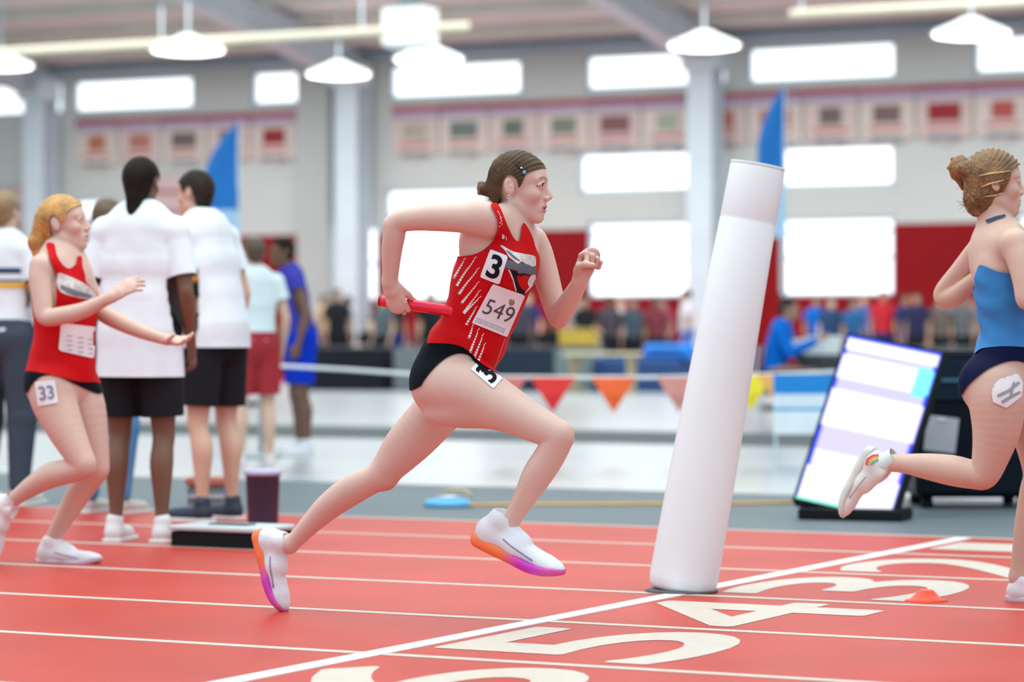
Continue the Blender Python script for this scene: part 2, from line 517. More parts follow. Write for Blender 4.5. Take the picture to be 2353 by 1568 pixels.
def make_shoe(parent, heel, toe, up, s=1.0, upper=None, sole=None, sole_cols=None, accent=None, h=.004, bend=0.0, sock=None, an=None, lo_detail=False):
    """heel and toe are points under the sole; up is the dorsal direction"""
    heel = np.array(heel, float); toe = np.array(toe, float); L = np.linalg.norm(toe - heel)
    t = nrm(toe - heel); up = nrm(np.array(up) - t * np.dot(up, t)); l = np.cross(up, t)
    q = L / .285
    P = lambda x, y, z: heel + t * (x * q) + l * (y * q) + up * (z * q)
    fl = Field(*limits([heel, toe, heel + up * .13, toe + up * .05], .06), h)
    A = [t, l, up]
    fl.ell(P(.042, 0, .050), A, np.array([.042, .034, .040]) * q, .01)
    fl.cone(P(.05, 0, .052), P(.13, .0, .050), .034 * q, .035 * q, .02)
    fl.cone(P(.13, .0, .046), P(.215, .004, .036), .037 * q, .034 * q, .02, up, .72)
    fl.ell(P(.235, .004, .036), A, np.array([.046, .036, .022]) * q, .015)
    fl.cone(P(.050, 0, .066), P(.064, 0, .094), .037 * q, .038 * q, .012)
    fl.cone(P(.090, 0, .080), P(.145, 0, .064), .026 * q, .020 * q, .015)
    fl.ell(P(.070, 0, .124), A, np.array([.036, .027, .026]) * q, .004, cut=True)
    V, Q = fl.surf()
    g = (V - heel) @ up - .016 * q
    V, Fq = clip_mesh(V, Q, g)
    shoe = meshobj('running_shoe', V, Fq, upper, parent)
    # sole
    st = np.linspace(0, 1, 25); rows = []
    for x in st:
        X = x * .285
        hw = .030 * (np.sin(np.clip((x + .03) / .12, 0, 1) * math.pi / 2) ** .6) if x < .12 else .030 + .010 * math.sin(np.clip((x - .12) / .88, 0, 1) * math.pi * .62)
        if x > .8: hw *= math.sqrt(max(1 - ((x - .8) / .205) ** 2, 0.02))
        if .3 < x < .6: hw -= .004 * math.sin((x - .3) / .3 * math.pi)
        zb = .030 * max(0, (x - .62) / .38) ** 2 * 1.0 + .008 * max(0, (.08 - x) / .08) ** 2
        zt = .034 - .010 * x + .9 * zb * (x > .5)
        if x > .93: zt = max(zb + .006, zt - (x - .93) * .12)
        rows.append((X, hw, zb, zt))
    V = []; F = []; n = 8
    for (X, hw, zb, zt) in rows:
        for (a, z) in ((-.86, zb), (0, zb - .0), (.86, zb), (1, zb + .3 * (zt - zb)), (1.02, zt - .002), (.9, zt), (-.9, zt), (-1.02, zt - .002)):
            V.append(P(X, a * hw, z))
    V = []
    prof = ((-.84, 0), (0, 0), (.84, 0), (1.0, .35), (1.03, .8), (.93, 1), (-.93, 1), (-1.03, .8), (-1.0, .35))
    n = len(prof)
    for (X, hw, zb, zt) in rows:
        for (a, z) in prof: V.append(P(X, a * hw, zb + (zt - zb) * z))
    for i in range(len(rows) - 1):
        for k in range(n):
            F.append((i * n + k, (i + 1) * n + k, (i + 1) * n + (k + 1) % n, i * n + (k + 1) % n))
    F.append(tuple(range(n))); F.append(tuple((len(rows) - 1) * n + k for k in range(n - 1, -1, -1)))
    so = meshobj('sole', V, F, sole, shoe)
    if sole_cols is not None:
        V = np.array(V); x = ((V - heel) @ t) / (.285 * q)
        ca, cb, cc = [np.array(c) for c in sole_cols]
        w1 = np.clip((x - .38) / .2, 0, 1)[:, None]; w2 = np.clip((x - .72) / .2, 0, 1)[:, None]
        set_colors(so, (ca * (1 - w1) + cb * w1) * (1 - w2) + cc * w2)
    if not lo_detail:
        if accent is not None:
            for sd in (-1, 1):
                mb = MB()
                pts = [P(.10 + .1 * k / 8, sd * (.0345 + .004 * math.sin(k / 8 * 3.1)), .058 - .020 * k / 8) for k in range(9)]
                bv = BVHTree.FromPolygons([tuple(v) for v in np.array(shoe.data.vertices and [v.co for v in shoe.data.vertices]) + np.array(parent_loc(shoe))], [tuple(p.vertices) for p in shoe.data.polygons])
                pp = []
                for p in pts:
                    r = bv.find_nearest(Vector(p)); pp.append(np.array(r[0]) if r[0] is not None else p)
                mb.tube([p - np.array(parent_loc(shoe)) for p in pp], .0028, 6)
                mb.build('stripe', accent, shoe, smooth=True)
        mb = MB()
        for k in range(5):
            x = .090 + .014 * k
            z = .098 - .0082 * k
            mb.tube([P(x, -.018, z - .006) - np.array(parent_loc(shoe)), P(x + .003, 0, z + .003) - np.array(parent_loc(shoe)), P(x, .018, z - .006) - np.array(parent_loc(shoe))], .0024, 6)
        mb.build('laces', upper, shoe, smooth=True)
    if sock is not None and an is not None:
        f2 = Field(*limits([P(.05, 0, .07), an], .08), .005)
        a = P(.050, 0, .075); an = np.array(an); b = a + (an - a) * (1 + .045 / max(np.linalg.norm(an - a), .01))
        f2.cone(a, an, .036 * q, .034, .01); f2.cone(an, b, .034, .037, .01)
        V, Q = f2.surf(); dd = nrm(b - a); g = np.linalg.norm(b - a) - .004 - (V - a) @ dd
        V, Fq = clip_mesh(V, Q, g)
        meshobj('sock', V, Fq, sock, shoe)
    return shoe

def eyes(parent, C, f, u, s=1.0, iris=(.035, .025, .02)):
    f, l, u = axes_of(f, u)
    for q in (-1, 1):
        c = C + (f * .0690 + l * q * .0315 + u * .0105) * s
        V = []; F = []; n = 16; m = 10; r = .0122 * s
        gz = nrm(f + l * q * .10)
        gu = nrm(u - gz * np.dot(u, gz)); gl = np.cross(gu, gz)
        for i in range(m + 1):
            a = math.pi * i / m
            for k in range(n):
                b = 2 * math.pi * k / n
                V.append(c + (gz * math.cos(a) + (gu * math.cos(b) + gl * math.sin(b)) * math.sin(a)) * r)
        for i in range(m):
            for k in range(n): F.append((i * n + k, i * n + (k + 1) % n, (i + 1) * n + (k + 1) % n, (i + 1) * n + k))
        e = meshobj('eye', V, F, mat('eye_white', (.80, .78, .76), .25, .02), parent)
        V = []; F = []
        for i in range(4):
            a = .56 * i / 3
            for k in range(n):
                b = 2 * math.pi * k / n
                V.append(c + (gz * math.cos(a) + (gu * math.cos(b) + gl * math.sin(b)) * math.sin(a)) * r * 1.03)
        for i in range(3):
            for k in range(n): F.append((i * n + k, i * n + (k + 1) % n, (i + 1) * n + (k + 1) % n, (i + 1) * n + k))
        meshobj('iris', V, F, mat('iris_' + str(iris[0]), iris, .2, .1), e)

HAIR_POLY = [(.097, .078), (.062, .060), (.032, .044), (.018, .016), (.006, .004), (.000, .022), (-.014, .036), (-.034, .036), (-.046, .012), (-.050, -.03), (-.058, -.062), (-.14, -.075), (-.15, .15), (.11, .15)]
def hair_cap(parent, C, f, u, s, m, h=.004, grow=.008, poly=HAIR_POLY, extra=None, name='hair', ridge=.0):
    f, l, u = axes_of(f, u); A = [f, l, u]
    E = lambda x, y, z: C + (f * x + l * y + u * z) * s
    fl = Field(C - .2 * s, C + .2 * s, h)
    g_ = grow
    fl.ell(E(-.012, 0, .030), A, np.array([.088 + g_, .073 + g_, .083 + g_]) * s, .01)
    fl.ell(E(.033, 0, .033), A, np.array([.047 + g_ * .8, .058 + g_ * .7, .05 + g_ * .8]) * s, .02)
    fl.ell(E(-.048, 0, -.035), A, np.array([.043, .052, .045]) * s, .03)
    if extra: extra(fl, E, A)
    V, Q = fl.surf()
    x = (V - C) @ f / s; y = (V - C) @ l / s; z = (V - C) @ u / s
    g = poly_sd(smooth_poly(poly, 4), x, z)
    if ridge:
        # combed-back strands: fine ridges that follow from the forehead to the knot
        ang = np.arctan2(z + .03, x + .12) ; lat = y * 60
        rd = np.sin(ang * 75 + 3 * np.sin(lat * .5)) * ridge + np.sin(ang * 133 + lat) * ridge * .5
        nn = V - (C - u * .0); nn = nn / np.linalg.norm(nn, axis=1)[:, None]
        V = V + nn * rd[:, None]
    V, Fq = clip_mesh(V, Q, g)
    return meshobj(name, V, Fq, m, parent), E, A

# ------------------------------------------------------------------ the hall: floor, track, wall, roof
WALLY = 53.3
M_conc = mat('grey_rubber_floor', (.115, .145, .165), .55, .07, 1.2, spec=.25)
M_pale = mat('pale_floor', (.40, .42, .43), .26, .05, .8)
M_dark = mat('dark_floor_stripe', (.055, .075, .08), .6, .05, 1.0, spec=.12)
M_red = mat('red_track_rubber', (.47, .034, .017), .46, .10, 1.6, bump=.12, bscale=260, spec=.22)
M_line = mat('cream_line_paint', (.58, .50, .43), .5, .05, 20)
M_white = mat('white_line_paint', (.82, .79, .78), .5, .04, 20)
M_wall = mat('grey_wall_paint', (.54, .575, .555), .7, .03, .6)
M_pad = mat('red_wall_pad', (.23, .004, .007), .7, .05, 1.0)
M_steel = mat('grey_painted_steel', (.58, .67, .73), .5, .05, 1.5)
M_gutter = mat('blue_grey_gutter', (.28, .36, .44), .5, .05, 1.0)
M_roof = mat('roof_deck', (.80, .86, .85), .7, .05, 1.0)
M_frame = mat('window_frame', (.50, .60, .68), .5, .03, 2)
M_glow = mat('daylight_glass', (.85, .9, .95), .2, .0, 1, emit=(.95, .985, 1.0, 1.25))
M_black = mat('black_plastic', (.012, .013, .016), .45, .1, 4)
M_chrome = mat('bright_metal', (.75, .76, .78), .25, .03, 5, metal=1.0)

X0, X1 = -75.0, 22.0
mb = MB(); mb.box(((X0 + X1) / 2, 24, -.05), (X1 - X0, 62, .1))
floor = tag(mb.build('floor', M_conc), 'grey rubber hall floor beyond the red track', kind='structure')
def strip(name, y0, y1, z, m, label=None, x0=X0, x1=X1, parent=floor):
    b = MB(); b.box(((x0 + x1) / 2, (y0 + y1) / 2, z / 2), (x1 - x0, y1 - y0, z)); return b.build(name, m, parent, label=label)
strip('pale_floor_band', G(1084, 1118)[1], G(1248, 1017)[1], .002, M_pale, 'pale glossy floor band behind the grey one')
strip('dark_floor_band', G(1248, 1017)[1], G(1248, 988)[1], .003, M_dark, 'dark grey lane across the pale floor')
strip('pale_floor_band', G(1248, 988)[1], 47.6, .002, M_pale, 'pale glossy floor band in front of the far track')
strip('far_track_lane', 47.6, WALLY, .003, M_red, 'far red track lane along the wall')
LINES = [3.01, 4.10, 5.19, 6.28, 7.37, 8.46, 9.555, 10.68, 11.77, 12.83]
track = strip('track_surface', -3.0, 12.85, .006, M_red, 'red rubber running track surface')
for i, y in enumerate(LINES):
    b = MB(); b.box(((X0 + X1) / 2, y, .0065), (X1 - X0, .05, .003)); b.build('lane_line', M_line, track)
b = MB(); b.box((-4.28, 4.9, .0075), (.075, 15.8, .004)); b.build('start_line', M_white, track, label='wide white line across all lanes')
for k, y in enumerate([28.3, 32.2]):
    b = MB(); b.box(((X0 + X1) / 2, y - 12 * (k == 0), .003), (X1 - X0, .05, .003)); b.build('floor_line', mat('pale_pink_line', (.75, .66, .64), .5), floor)

def text_mesh(txt, size=1.0, offset=0.0, sub=0):
    cu = bpy.data.curves.new('text', 'FONT'); cu.body = txt; cu.size = size; cu.offset = offset; cu.resolution_u = 6
    cu.align_x = 'CENTER'; cu.align_y = 'CENTER'
    o = bpy.data.objects.new('text_tmp', cu); COL.objects.link(o)
    dg = bpy.context.evaluated_depsgraph_get(); dg.update()
    me = bpy.data.meshes.new_from_object(o.evaluated_get(dg))
    bpy.data.objects.remove(o, do_unlink=True)
    bm = bmesh.new(); bm.from_mesh(me); bmesh.ops.triangulate(bm, faces=bm.faces[:]); bmesh.ops.remove_doubles(bm, verts=bm.verts[:], dist=1e-5)
    if sub: bmesh.ops.subdivide_edges(bm, edges=bm.edges[:], cuts=sub, use_grid_fill=True); bmesh.ops.triangulate(bm, faces=bm.faces[:])
    V = np.array([v.co[:] for v in bm.verts]); F = [tuple(v.index for v in f.verts) for f in bm.faces]
    bm.free(); bpy.data.meshes.remove(me)
    mn, mx = V.min(0), V.max(0)
    V = (V - (mn + mx) / 2); 
    return V, F, mx - mn
# lane numbers, tops towards -X
for dgt, yc in (('1', 12.30), ('2', 11.22), ('3', 10.11), ('4', 9.01), ('5', 7.92), ('6', 6.83), ('7', 5.73)):
    V, F, sz = text_mesh(dgt, 1.0, 0.0)
    V = V / np.array([sz[0], sz[1], 1]); w = .40 if dgt == '1' else .84; hgt = .78
    P = np.stack([-3.80 - V[:, 1] * hgt, yc + V[:, 0] * w, np.full(len(V), .0070)], 1)
    F0, P0 = F, P; F = []; P = []                                   # a broad painted stroke
    for q in range(12):
        an = q * math.pi / 6; F += [tuple(i + len(P0) * q for i in f) for f in F0]; P.append(P0 + np.array([.016 * math.cos(an), .022 * math.sin(an), .00003 * q]))
    P = np.concatenate(P)
    o = meshobj('lane_number', P, F, M_line, track, smooth=False, label='cream painted lane number ' + dgt)

def rects_with_holes(x0, x1, z0, z1, holes):
    xs = sorted({x0, x1, *[h[0] for h in holes], *[h[1] for h in holes]}); zs = sorted({z0, z1, *[h[2] for h in holes], *[h[3] for h in holes]})
    xs = [x for x in xs if x0 <= x <= x1]; zs = [z for z in zs if z0 <= z <= z1]
    out = []
    for a, b_ in zip(xs[:-1], xs[1:]):
        for c, d in zip(zs[:-1], zs[1:]):
            mx, mz = (a + b_) / 2, (c + d) / 2
            if not any(h[0] < mx < h[1] and h[2] < mz < h[3] for h in holes): out.append((a, b_, c, d))
    return out
WX = lambda px: PY(px, 300, WALLY)[0]
UP0, UP1 = 5.95, 6.67
wins = []
for a, b_ in ((-260, 143), (168, 443), (578, 730), (895, 1198), (1345, 1670), (1718, 2058), (2238, 2560)):
    wins.append((WX(a), WX(b_), UP0, UP1, 0))
for a, b_ in ((1330, 1660), (1790, 2055), (2400, 2700)): wins.append((WX(a), WX(b_), 3.86, 4.66, 0))
for a, b_ in ((1350, 1655), (1790, 2055), (2338, 2660)): wins.append((WX(a), WX(b_), 1.70, 3.24, 2))
wins.append((WX(885), WX(1110), 1.66, 4.02, 2))
wins.append((WX(750), WX(868), 1.66, 3.25, 1))
wins.append((WX(168), WX(262), 3.55, 3.98, 0))
b = MB()
for a, b2, c, d in rects_with_holes(X0, X1, 3.10, 6.95, wins): b.box(((a + b2) / 2, WALLY + .15, (c + d) / 2), (b2 - a, .3, d - c))
wall = tag(b.build('wall_back', M_wall), 'pale grey hall wall with rows of windows', kind='structure')
b = MB()
for a, b2, c, d in rects_with_holes(X0, X1, 0, 3.10, wins): b.box(((a + b2) / 2, WALLY + .13, (c + d) / 2), (b2 - a, .34, d - c))
b.build('wall_pad', M_pad, wall, label='dark red band along the foot of the wall')
for i, (a, b2, c, d, mul) in enumerate(wins):
    w = empty('window_%d' % (i + 1), ((a + b2) / 2, WALLY, c), kind='structure')
    W, Hh = b2 - a, d - c
    f = MB()
    for cx, cz, sx, sz in ((0, .03, W, .06), (0, Hh - .03, W, .06), (-W / 2 + .03, Hh / 2, .06, Hh), (W / 2 - .03, Hh / 2, .06, Hh)): f.box((cx, .1, cz), (sx, .12, sz))
    f.build('frame', M_frame, w)
    for k in range(mul):
        f = MB(); f.box((0, .1, Hh * (k + 1) / (mul + 1) + (.25 if mul == 2 else 0)), (W - .12, .06, .06)); f.build('mullion', M_frame, w)
    n = 2 if W > 2 else 1
    for k in range(n):
        f = MB(); f.box((-W / 2 + W * (k + .5) / n, .16, Hh / 2), (W / n, .01, Hh)); f.build('pane', M_glow, w)
    if i == 14 - 0:
        pass
# eave, roof deck, rafters
b = MB(); b.box(((X0 + X1) / 2, WALLY - .12, 6.87), (X1 - X0, .26, .16)); tag(b.build('trim_1', M_gutter), 'blue grey gutter beam along the top of the wall', kind='structure')
SL = .17
def roofz(y): return 7.0 + (WALLY - y) * SL
b = MB(); yN = 24.0
Mr = Matrix.Identity(4)
b.add([(X0, WALLY + .3, roofz(WALLY + .3)), (X1, WALLY + .3, roofz(WALLY + .3)), (X1, yN, roofz(yN)), (X0, yN, roofz(yN)),
       (X0, WALLY + .3, roofz(WALLY + .3) + .15), (X1, WALLY + .3, roofz(WALLY + .3) + .15), (X1, yN, roofz(yN) + .15), (X0, yN, roofz(yN) + .15)],
      [(0, 1, 2, 3), (7, 6, 5, 4), (0, 4, 5, 1), (1, 5, 6, 2), (2, 6, 7, 3), (3, 7, 4, 0)])
roof = tag(b.build('ceiling', M_roof), 'off-white sloping roof deck', kind='structure')
def beam(name, p, q, w, h, m, parent):
    p = Vector(p); q = Vector(q); d = (q - p); L = d.length; d.normalize()
    s = d.cross(Vector((0, 0, 1))).normalized(); u = s.cross(d)
    mbx = MB(); t = .25
    for (cx, cz, sx, sz) in ((0, 0, w * .18, h), (0, h / 2, w, h * .08), (0, -h / 2, w, h * .08)):
        V = [p + s * (cx + a * sx / 2) + u * (cz + e * sz / 2) + d * (L * g_) for g_ in (0, 1) for a, e in ((-1, -1), (1, -1), (1, 1), (-1, 1))]
        mbx.add(V, [(0, 1, 2, 3), (7, 6, 5, 4), (0, 4, 5, 1), (1, 5, 6, 2), (2, 6, 7, 3), (3, 7, 4, 0)])
    return mbx.build(name, m, parent)
colX = WX(835)
for k in range(-2, 5):
    x = colX + k * 8.15
    beam('rafter', (x, WALLY - .3, roofz(WALLY) - .45), (x, yN, roofz(yN) - .45), .42, .6, M_steel, roof)
y = WALLY - 1.3
while y > 30:
    b = MB(); b.box(((X0 + X1) / 2, y, roofz(y) - .12), (X1 - X0, .09, .2)); b.build('purlin', mat('cream_purlin', (.62, .60, .52), .6, .05, 1), roof); y -= 1.55
for k in range(-2, 5):
    x = colX + k * 8.15
    c = empty('steel_column', (x, WALLY - .45, 0), ['steel column outside the left edge', 'tall steel column on the far wall near the left edge', 'tall blue grey steel column left of the runner with the baton',
              'tall blue grey steel column on the far wall behind the white post', 'steel column just beyond the right edge', 'second steel column beyond the right edge', 'third steel column beyond the right edge'][k + 2], 'column')
    b = MB()
    for (cx, cy, sx, sy) in ((0, 0, .08, .5), (0, .26, .55, .06), (0, -.26, .55, .06)): b.box((cx, cy, 3.3), (sx, sy, 6.6))
    b.build('shaft', M_steel, c)
    b = MB(); b.box((0, 0, .03), (.75, .75, .06)); b.build('base_plate', M_steel, c)
    b = MB(); b.box((0, -.1, 6.45), (.62, .8, .5)); b.build('bracket', M_steel, c)
# grey pilaster
b = MB(); b.box((WX(735), WALLY - .15, 3.4), (WX(772) - WX(698), .3, 6.8)); tag(b.build('trim_2', mat('pilaster_paint', (.44, .47, .46), .7, .03, .6)), 'grey pilaster left of the steel column', kind='structure')
# pipe and lamps
def pipe(px, py, z, L, lab):
    p = PZ(px, py, z)
    o = empty('ceiling_pipe', p, lab, 'pipe')
    b = MB(); b.tube([(-L, 0, 0), (0, 0, 0)], .07, 12); b.build('tube', mat('cream_pipe', (.70, .64, .50), .5, .05, 1), o, smooth=True)
    k = -2.0
    while k > -L:
        b = MB(); zt = roofz(p[1]) - p[2]; b.tube([(k, 0, .05), (k, 0, zt)], .02, 6); b.build('hanger', M_steel, o); k -= 4
    return o
pipe(1075, 60, 47, 26, 'long cream pipe hanging under the roof, upper left')
pipe(2650, -14, 46, 6.2, 'short cream pipe under the roof, top right')
M_lamp = mat('lamp_glow', (1, 1, 1), .3, 0, 1, emit=(1.0, 1.0, .96, 5.0))
lamps = [(432, 116, 49, 'round white hanging lamp above the second upper window from the left'), (2, 152, 56, 'round white hanging lamp at the left edge of the picture'),
         (778, 172, 56, 'round white hanging lamp beside the steel column, right of the small upper window'), (985, 137, 52, 'round white hanging lamp above the runner with the baton'),
         (1618, 106, 50, 'round white hanging lamp between the two widest upper windows'), (2232, 79, 46, 'round white hanging lamp near the top right corner'), (1240, -90, 38, 'lamp just above the frame')]
for px, py, z, lab in lamps[:6]:
    p = PZ(px, py, z); o = empty('hanging_lamp', p, lab, 'lamp', 'lamps under the roof')
    b = MB(); b.lathe([(.10, .27), (.14, .26), (.24, .20), (.60, .05), (.66, .0), (.63, .0), (.58, .04)], n=28); b.build('shade', mat('lamp_shade', (.8, .8, .78), .4, .03, 3), o, smooth=True)
    b = MB(); b.lathe([(.40, -.05), (.58, -.02), (.60, .015), (.3, .03)], n=28); b.build('bulb_cover', M_lamp, o, smooth=True)
    b = MB(); b.tube([(0, 0, .25), (0, 0, roofz(p[1]) - p[2])], .02, 6); b.build('rod', M_steel, o)
p = PZ(942, 60, 50)
o = empty('air_duct', p, 'white box shaped air outlet hanging from the roof, right of the column', 'duct')
b = MB(); b.box((0, 0, 0), (.8, .6, .7), bev=.03); b.build('box', mat('white_duct', (.78, .78, .74), .5, .03, 2), o)
b = MB(); b.box((0, 0, -.37), (.6, .45, .05)); b.build('grille', M_steel, o)
b = MB(); b.box((0, 0, .35 + (roofz(p[1]) - p[2] - .45) / 2), (.3, .3, roofz(p[1]) - p[2] - .45)); b.build('neck', M_steel, o)

# banners under the high windows
hdr = [(.36, .055, .08), (.40, .09, .10), (.33, .05, .09)]
pics = [(.16, .13, .13), (.20, .22, .18), (.40, .10, .09), (.42, .15, .10), (.15, .19, .18), (.19, .13, .13), (.22, .11, .12), (.38, .30, .26), (.42, .18, .15), (.13, .17, .14), (.28, .035, .045), (.34, .38, .30), (.40, .36, .30)]
names = ['dark brown', 'grey green', 'red', 'rust red', 'dark green grey', 'dark maroon', 'dusky maroon', 'tan', 'brick red', 'dark green', 'crimson', 'pale green', 'cream']
x = WX(185); idx = 0
ORD = ['leftmost', 'second', 'third', 'fourth', 'fifth', 'sixth', 'seventh', 'eighth', 'ninth', 'tenth', 'eleventh', 'twelfth', 'thirteenth', 'fourteenth', 'fifteenth', 'sixteenth']
cnt_ = {}
def side_n():
    k = cnt_.get(side, 0); cnt_[side] = k + 1
    return (ORD[k] + (' from the left' if k else '') + ' ' + side)
while x < WX(2353) + 3:
    if not (WX(695) - .3 < x < WX(905)):
        pi = (idx * 5 + 3) % len(pics); z0 = 4.74; L = 1.06
        side = 'left of the steel column' if x < WX(760) else 'right of the steel column'
        o = empty('championship_banner', (x + .5, WALLY - .06, z0), 'banner with %s picture, %s' % (names[pi], side_n()), 'banner', 'banners in the row under the high windows')
        pale = (.60, .50, .47) if idx % 2 else (.62, .55, .50)
        b = MB(); b.box((0, 0, .02 + L / 2 - .05), (1.13, .03, L - .12)); b.add([(-.5, -.015, .02), (.5, -.015, .02), (0, -.015, -.14), (-.5, .015, .02), (.5, .015, .02), (0, .015, -.14)], [(0, 2, 1), (3, 4, 5), (0, 3, 5, 2), (2, 5, 4, 1)])
        b.build('cloth', mat('banner_cloth%d' % (idx % 2), pale, .8, .06, 3), o)
        b = MB(); b.box((0, -.02, L - .07), (1.15, .02, .11)); b.build('header', mat('banner_head%d' % (idx % 3), hdr[idx % 3], .8, .05, 3), o)
        b = MB(); b.box((0, -.02, L - .22), (1.10, .012, .17)); b.build('band', mat('banner_band', (.40, .33, .45), .8, .05, 3), o)
        b = MB(); b.box((0, -.02, .50), (.46 + .1 * (idx % 3), .012, .34)); b.build('picture', mat('banner_pic%d' % pi, pics[pi], .8, .2, 5), o)
        b = MB(); b.box((0, -.02, .22), (.7, .012, .06)); b.build('stripe', mat('banner_stripe', (.50, .12, .13), .8, .1, 5), o)
        b = MB(); b.box((0, -.02, .01), (.62, .012, .09)); b.build('foot_band', mat('banner_foot', (.18, .20, .26), .8, .1, 5), o)
    idx += 1; x += 1.17
# pink and white lined boards on the wall at the left
for a, b2, c, d, lab in ((-60, 92, 542, 428, 'pink and white lined wall board at the left edge'), (330, 455, 506, 398, 'dusky pink wall board right of the black-haired head')):
    p0 = PY(a, c, WALLY - .2); p1 = PY(b2, d, WALLY - .2)
    o = empty('wall_board', ((p0[0] + p1[0]) / 2, WALLY - .1, p0[2]), lab, 'board')
    W, Hh = p1[0] - p0[0], p1[2] - p0[2]
    b = MB(); b.box((0, 0, Hh / 2), (W, .08, Hh)); b.build('panel', mat('board_pink', (.56, .40, .39), .7, .08, 3), o)
    for k in range(4):
        b = MB(); b.box((0, -.05, Hh * (.15 + .23 * k)), (W * .98, .03, .07)); b.build('line', mat('board_line%d' % (k % 2), [(.42, .20, .22), (.70, .62, .60)][k % 2], .7, .05, 3), o)

# ------------------------------------------------------------------ tall feather flags
def flag(px, z, top, width, lab, mirror=1):
    p = GX(px, z); H = CAMH + (HY - top) / FPX * z
    o = empty('feather_flag', p, lab, 'flag', rz=YAW)
    b = MB(); b.tube([(0, 0, 0), (0, 0, H)], [.03, .012], 8); b.build('pole', M_steel, o, smooth=True)
    b = MB(); b.box((0, 0, .03), (.6, .6, .06), bev=.02); b.build('base', M_black, o)
    zs = np.linspace(H - 1.9, H, 14); V = []; F = []
    for i, zz in enumerate(zs):
        t = (zz - zs[0]) / (zs[-1] - zs[0]); w = width * (1 if t < .55 else max(0.02, 1 - ((t - .55) / .45) ** 2))
        for j in range(5):
            V.append((mirror * w * j / 4, .03 * math.sin(j * 1.4 + zz * 2), zz))
    for i in range(13):
        for j in range(4): F.append((i * 5 + j, i * 5 + j + 1, i * 5 + j + 6, i * 5 + j + 5))
    m2 = MB(); nlow = 5
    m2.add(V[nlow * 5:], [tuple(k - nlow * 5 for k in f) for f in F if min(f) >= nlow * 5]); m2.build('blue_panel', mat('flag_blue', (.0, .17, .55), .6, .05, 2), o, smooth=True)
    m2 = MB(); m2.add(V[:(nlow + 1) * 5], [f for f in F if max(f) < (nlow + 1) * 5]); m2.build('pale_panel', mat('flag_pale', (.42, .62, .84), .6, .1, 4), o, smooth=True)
    return o
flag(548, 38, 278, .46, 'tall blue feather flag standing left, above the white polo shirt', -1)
flag(1803, 36, 196, .34, 'tall blue feather flag standing behind the white post', -1)

